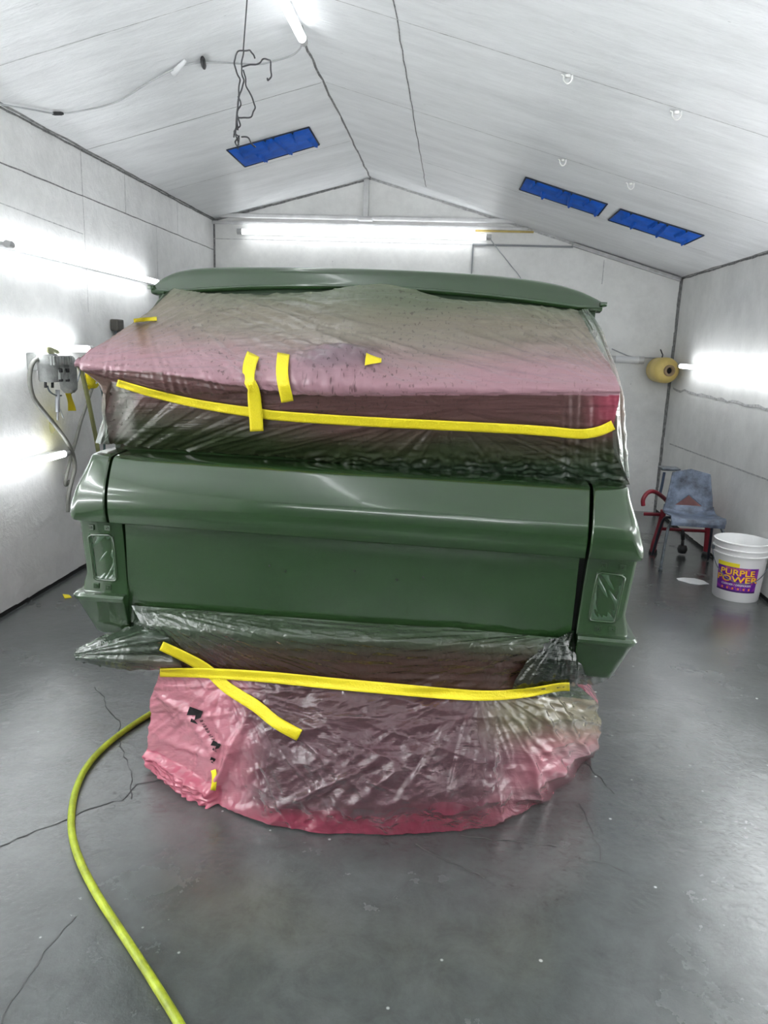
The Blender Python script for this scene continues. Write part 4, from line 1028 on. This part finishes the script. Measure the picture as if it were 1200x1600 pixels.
bm = bmesh.new(); hp = []
for i in range(41):
    t = i/40*pi; hp.append(Vector(((br(.33)+.012)*cos(t+pi), -(br(.3)+.006)*sin(t)*1.0, .325-.19*sin(t))))
tube(bm, hp, .003, 6)
for s in (-1, 1): box(bm, (s*(br(.33)+.008), 0, .325), (.02, .03, .03), bev=.004)
obj('wire_handle', bm, M_CHR, bk)

# scraps on the floor
bm = bmesh.new(); P = [on_floor(x, y, .002) for x, y in ((1057, 904), (1068, 903), (1085, 904), (1100, 908), (1108, 913), (1092, 914), (1078, 912), (1068, 909), (1060, 907))]
c = sum(P, Vector())/len(P); slab(bm, [p-c for p in P], (0, 0, 1), .003)
o = obj('paper_scrap', bm, pbr('white_paper', (.8, .8, .8), .6, bump=.3), smooth=False); o.location = c; tag(o, 'white crescent of scrap paper on the floor between chair and bucket', 'scrap')
bm = bmesh.new(); P = [on_floor(x, y, .002) for x, y in ((98, 929), (108, 930), (112, 934), (101, 935))]
c = sum(P, Vector())/4; slab(bm, [p-c for p in P], (0, 0, 1), .003)
o = obj('tape_scrap', bm, M_TAPE, smooth=False); o.location = c; tag(o, 'tiny yellow tape scrap on the floor left of the car', 'scrap')

# ------------------------------------------------------------------ lime hose on the floor
hp = [(330, 1060), (285, 1085), (240, 1112), (200, 1138), (165, 1165), (137, 1196), (120, 1230), (112, 1268), (113, 1305), (125, 1345), (150, 1395), (182, 1445), (215, 1495), (250, 1550), (282, 1603), (310, 1660), (330, 1740)]
bm = bmesh.new(); tube(bm, spline([on_floor(x, y, .0125) for x, y in hp], 160), .0115, 14)
tag(obj('air_hose', bm, M_HOSE), 'lime green air hose curving across the floor from under the film', 'hose')

# ------------------------------------------------------------------ air filter unit on the left wall
XU = XL+.14
M_UNIT = pbr('overspray_grey_metal', (.30, .31, .30), .5, bump=.4, scale=50, var=.3, vs=14)
au = empty('air_filter_unit', (XU, 4.42, 1.35), label='grey twin air filter and regulator unit hanging on the left wall', cat='air filter'); c0 = au.location.copy()
def PX(x, y, X=None): return on_x(x, y, XU if X is None else X)-c0
def body(cxp, y0, y1, wpx, name, prof_):
    a, b = PX(cxp, y0), PX(cxp, y1); hh = a.z-b.z; r = wpx
    bm = bmesh.new(); lathe(bm, [(q*r, -k*hh) for q, k in prof_], 28, Matrix.Translation(a)); auto(obj(name, bm, M_UNIT, au), 40)
body(75, 553, 598, .066, 'filter_bowl', [(0, 0), (.7, 0), (.85, .08), (.85, .3), (1, .3), (1, .36), (.92, .4), (.9, .9), (.8, .97), (.0, 1)])
body(105, 556, 614, .050, 'filter_bowl', [(0, 0), (.6, 0), (.8, .05), (1, .2), (1.05, .3), (1, .34), (1, .7), (1.03, .71), (.95, .9), (.6, 1), (0, 1)])
bm = bmesh.new()
for k in range(8): 
    p = PX(64+k*4.5, 563); box(bm, p+Vector((.06, 0, 0)), (.012, .010, .05), bev=.002)
box(bm, PX(85, 560), (.11, .2, .035), bev=.006); box(bm, PX(85, 566)-Vector((.09, 0, 0)), (.10, .10, .10), bev=.008)
obj('manifold', bm, M_UNIT, au, smooth=False)
for x in (77, 88):
    bm = bmesh.new(); tube(bm, [PX(x, 577)+Vector((.06, 0, 0)), PX(x+.5, 594)+Vector((.06, 0, 0))], .012, 10); tube(bm, [PX(x-.5, 575)+Vector((.068, 0, 0)), PX(x, 581)+Vector((.068, 0, 0))], .012, 8, mi=1); tube(bm, [PX(x, 592)+Vector((.068, 0, 0)), PX(x+.5, 595)+Vector((.068, 0, 0))], .013, 8, mi=1)
    obj('valve', bm, [M_UNIT, M_BLACK], au)
for x in (71, 82):
    bm = bmesh.new(); tube(bm, [PX(x, 597), PX(x, 606)], .008, 8); obj('drain_cock', bm, M_BLACK, au)
bm = bmesh.new(); tube(bm, spline([PX(74, 603), PX(78, 612), PX(88, 618), PX(96, 618)], 16), .005, 6); obj('drain_line', bm, M_CHR, au)
bm = bmesh.new(); tube(bm, spline([PX(108, 618), PX(117, 608), PX(123, 590), PX(125, 578), PX(118, 563)], 20), .004, 6); obj('thin_line', bm, M_CHR, au)
bm = bmesh.new(); tube(bm, spline([PX(82, 553), PX(74, 547), PX(78, 545), PX(90, 550)], 12), .012, 8); obj('inlet_elbow', bm, pbr('yellowed_fitting', (.5, .5, .3), .5, bump=.3), au)
bm = bmesh.new(); tube(bm, [PX(90, 609), PX(90, 644)], .013, 10); tube(bm, [PX(90, 644), PX(90, 657)], .006, 8); tube(bm, [PX(94, 640), PX(99, 653)], .004, 6); obj('blow_gun', bm, pbr('pale_steel', (.5, .52, .55), .35, metal=.5), au)
bm = bmesh.new(); G = [[PX(94+i*3.6+j*.9, 614+j*4.6)+Vector((.03+.006*sin(i*1.5+j*.6), 0, 0)) for i in range(4)] for j in range(7)]; grid(bm, G); bmesh.ops.solidify(bm, geom=list(bm.faces), thickness=.001); obj('yellow_tag', bm, M_TAPE, au)

def hose(path, r, mat, label, X=XL+.10, name='wall_hose', cat='hose', n=50):
    bm = bmesh.new(); tube(bm, spline([on_x(x, y, X+(0 if len(p_) < 1 else p_[0])) for x, y, *p_ in [(a[0], a[1], (a[2] if len(a) > 2 else 0)) for a in path]], n), r, 10); o = obj(name, bm, mat); return tag(o, label, cat)
M_HG = pbr('grey_rubber_hose', (.20, .20, .18), .5, bump=.3, scale=40, var=.3); M_HO = pbr('olive_hose', (.28, .29, .12), .5, bump=.3, var=.2)
hose([(62, 559), (52, 566), (47, 582), (47, 600), (51, 618), (58, 630), (76, 652), (92, 672), (106, 692), (114, 710), (117, 732), (112, 752), (107, 775), (106, 800)], .0125, M_HG, 'grey hose looping down the wall from the left side of the air filter unit')
hose([(120, 567), (127, 580), (135, 612), (143, 650), (151, 690), (155, 720)], .014, M_HO, 'olive hose hanging straight from under the tip of the upper film')
hose([(144, 606), (136, 630), (126, 660), (118, 690), (112, 710), (106, 735), (102, 752), (103, 758), (108, 752)], .011, M_HG, 'grey hose slanting down from the yellow wrapped fitting', X=XL+.06)
hose([(150, 592), (157, 603), (161, 620), (163, 650), (163, 690), (163, 720)], .008, pbr('teal_cord', (.04, .09, .09), .5), 'dark teal cord hanging beside the yellow wrapped fitting', X=XL+.05, name='teal_cord', cat='cord')
bm = bmesh.new(); c = on_x(141, 592, XL+.06)
for k in range(5):
    G = [[Vector((.02*cos(t*.9)+.01*k*.3, .045*sin(t*.7+k), .05*cos(t*.5+k*1.3)-j*.012)) for t in range(5)] for j in range(3)]; grid(bm, G)
lathe(bm, [(0, .05), (.022, .045), (.034, .01), (.028, -.03), (.018, -.06), (0, -.065)], 14)
bmesh.ops.transform(bm, matrix=Matrix.Rotation(.4, 4, 'X'), verts=bm.verts)
o = obj('wrapped_fitting', bm, M_TAPE); o.location = c; tag(o, 'yellow tape wrapped fitting on the left wall between the two hoses', 'fitting')
bm = bmesh.new(); box(bm, (0, 0, 0), (.06, .10, .08), bev=.01); box(bm, (0, 0, -.06), (.03, .05, .05), bev=.004, mi=1)
o = obj('wall_box', bm, [pbr('brown_plastic', (.07, .065, .055), .5), M_CHR], smooth=False); o.location = on_x(183, 508, XL+.03); tag(o, 'small dark brown box on the left wall behind the film', 'box')
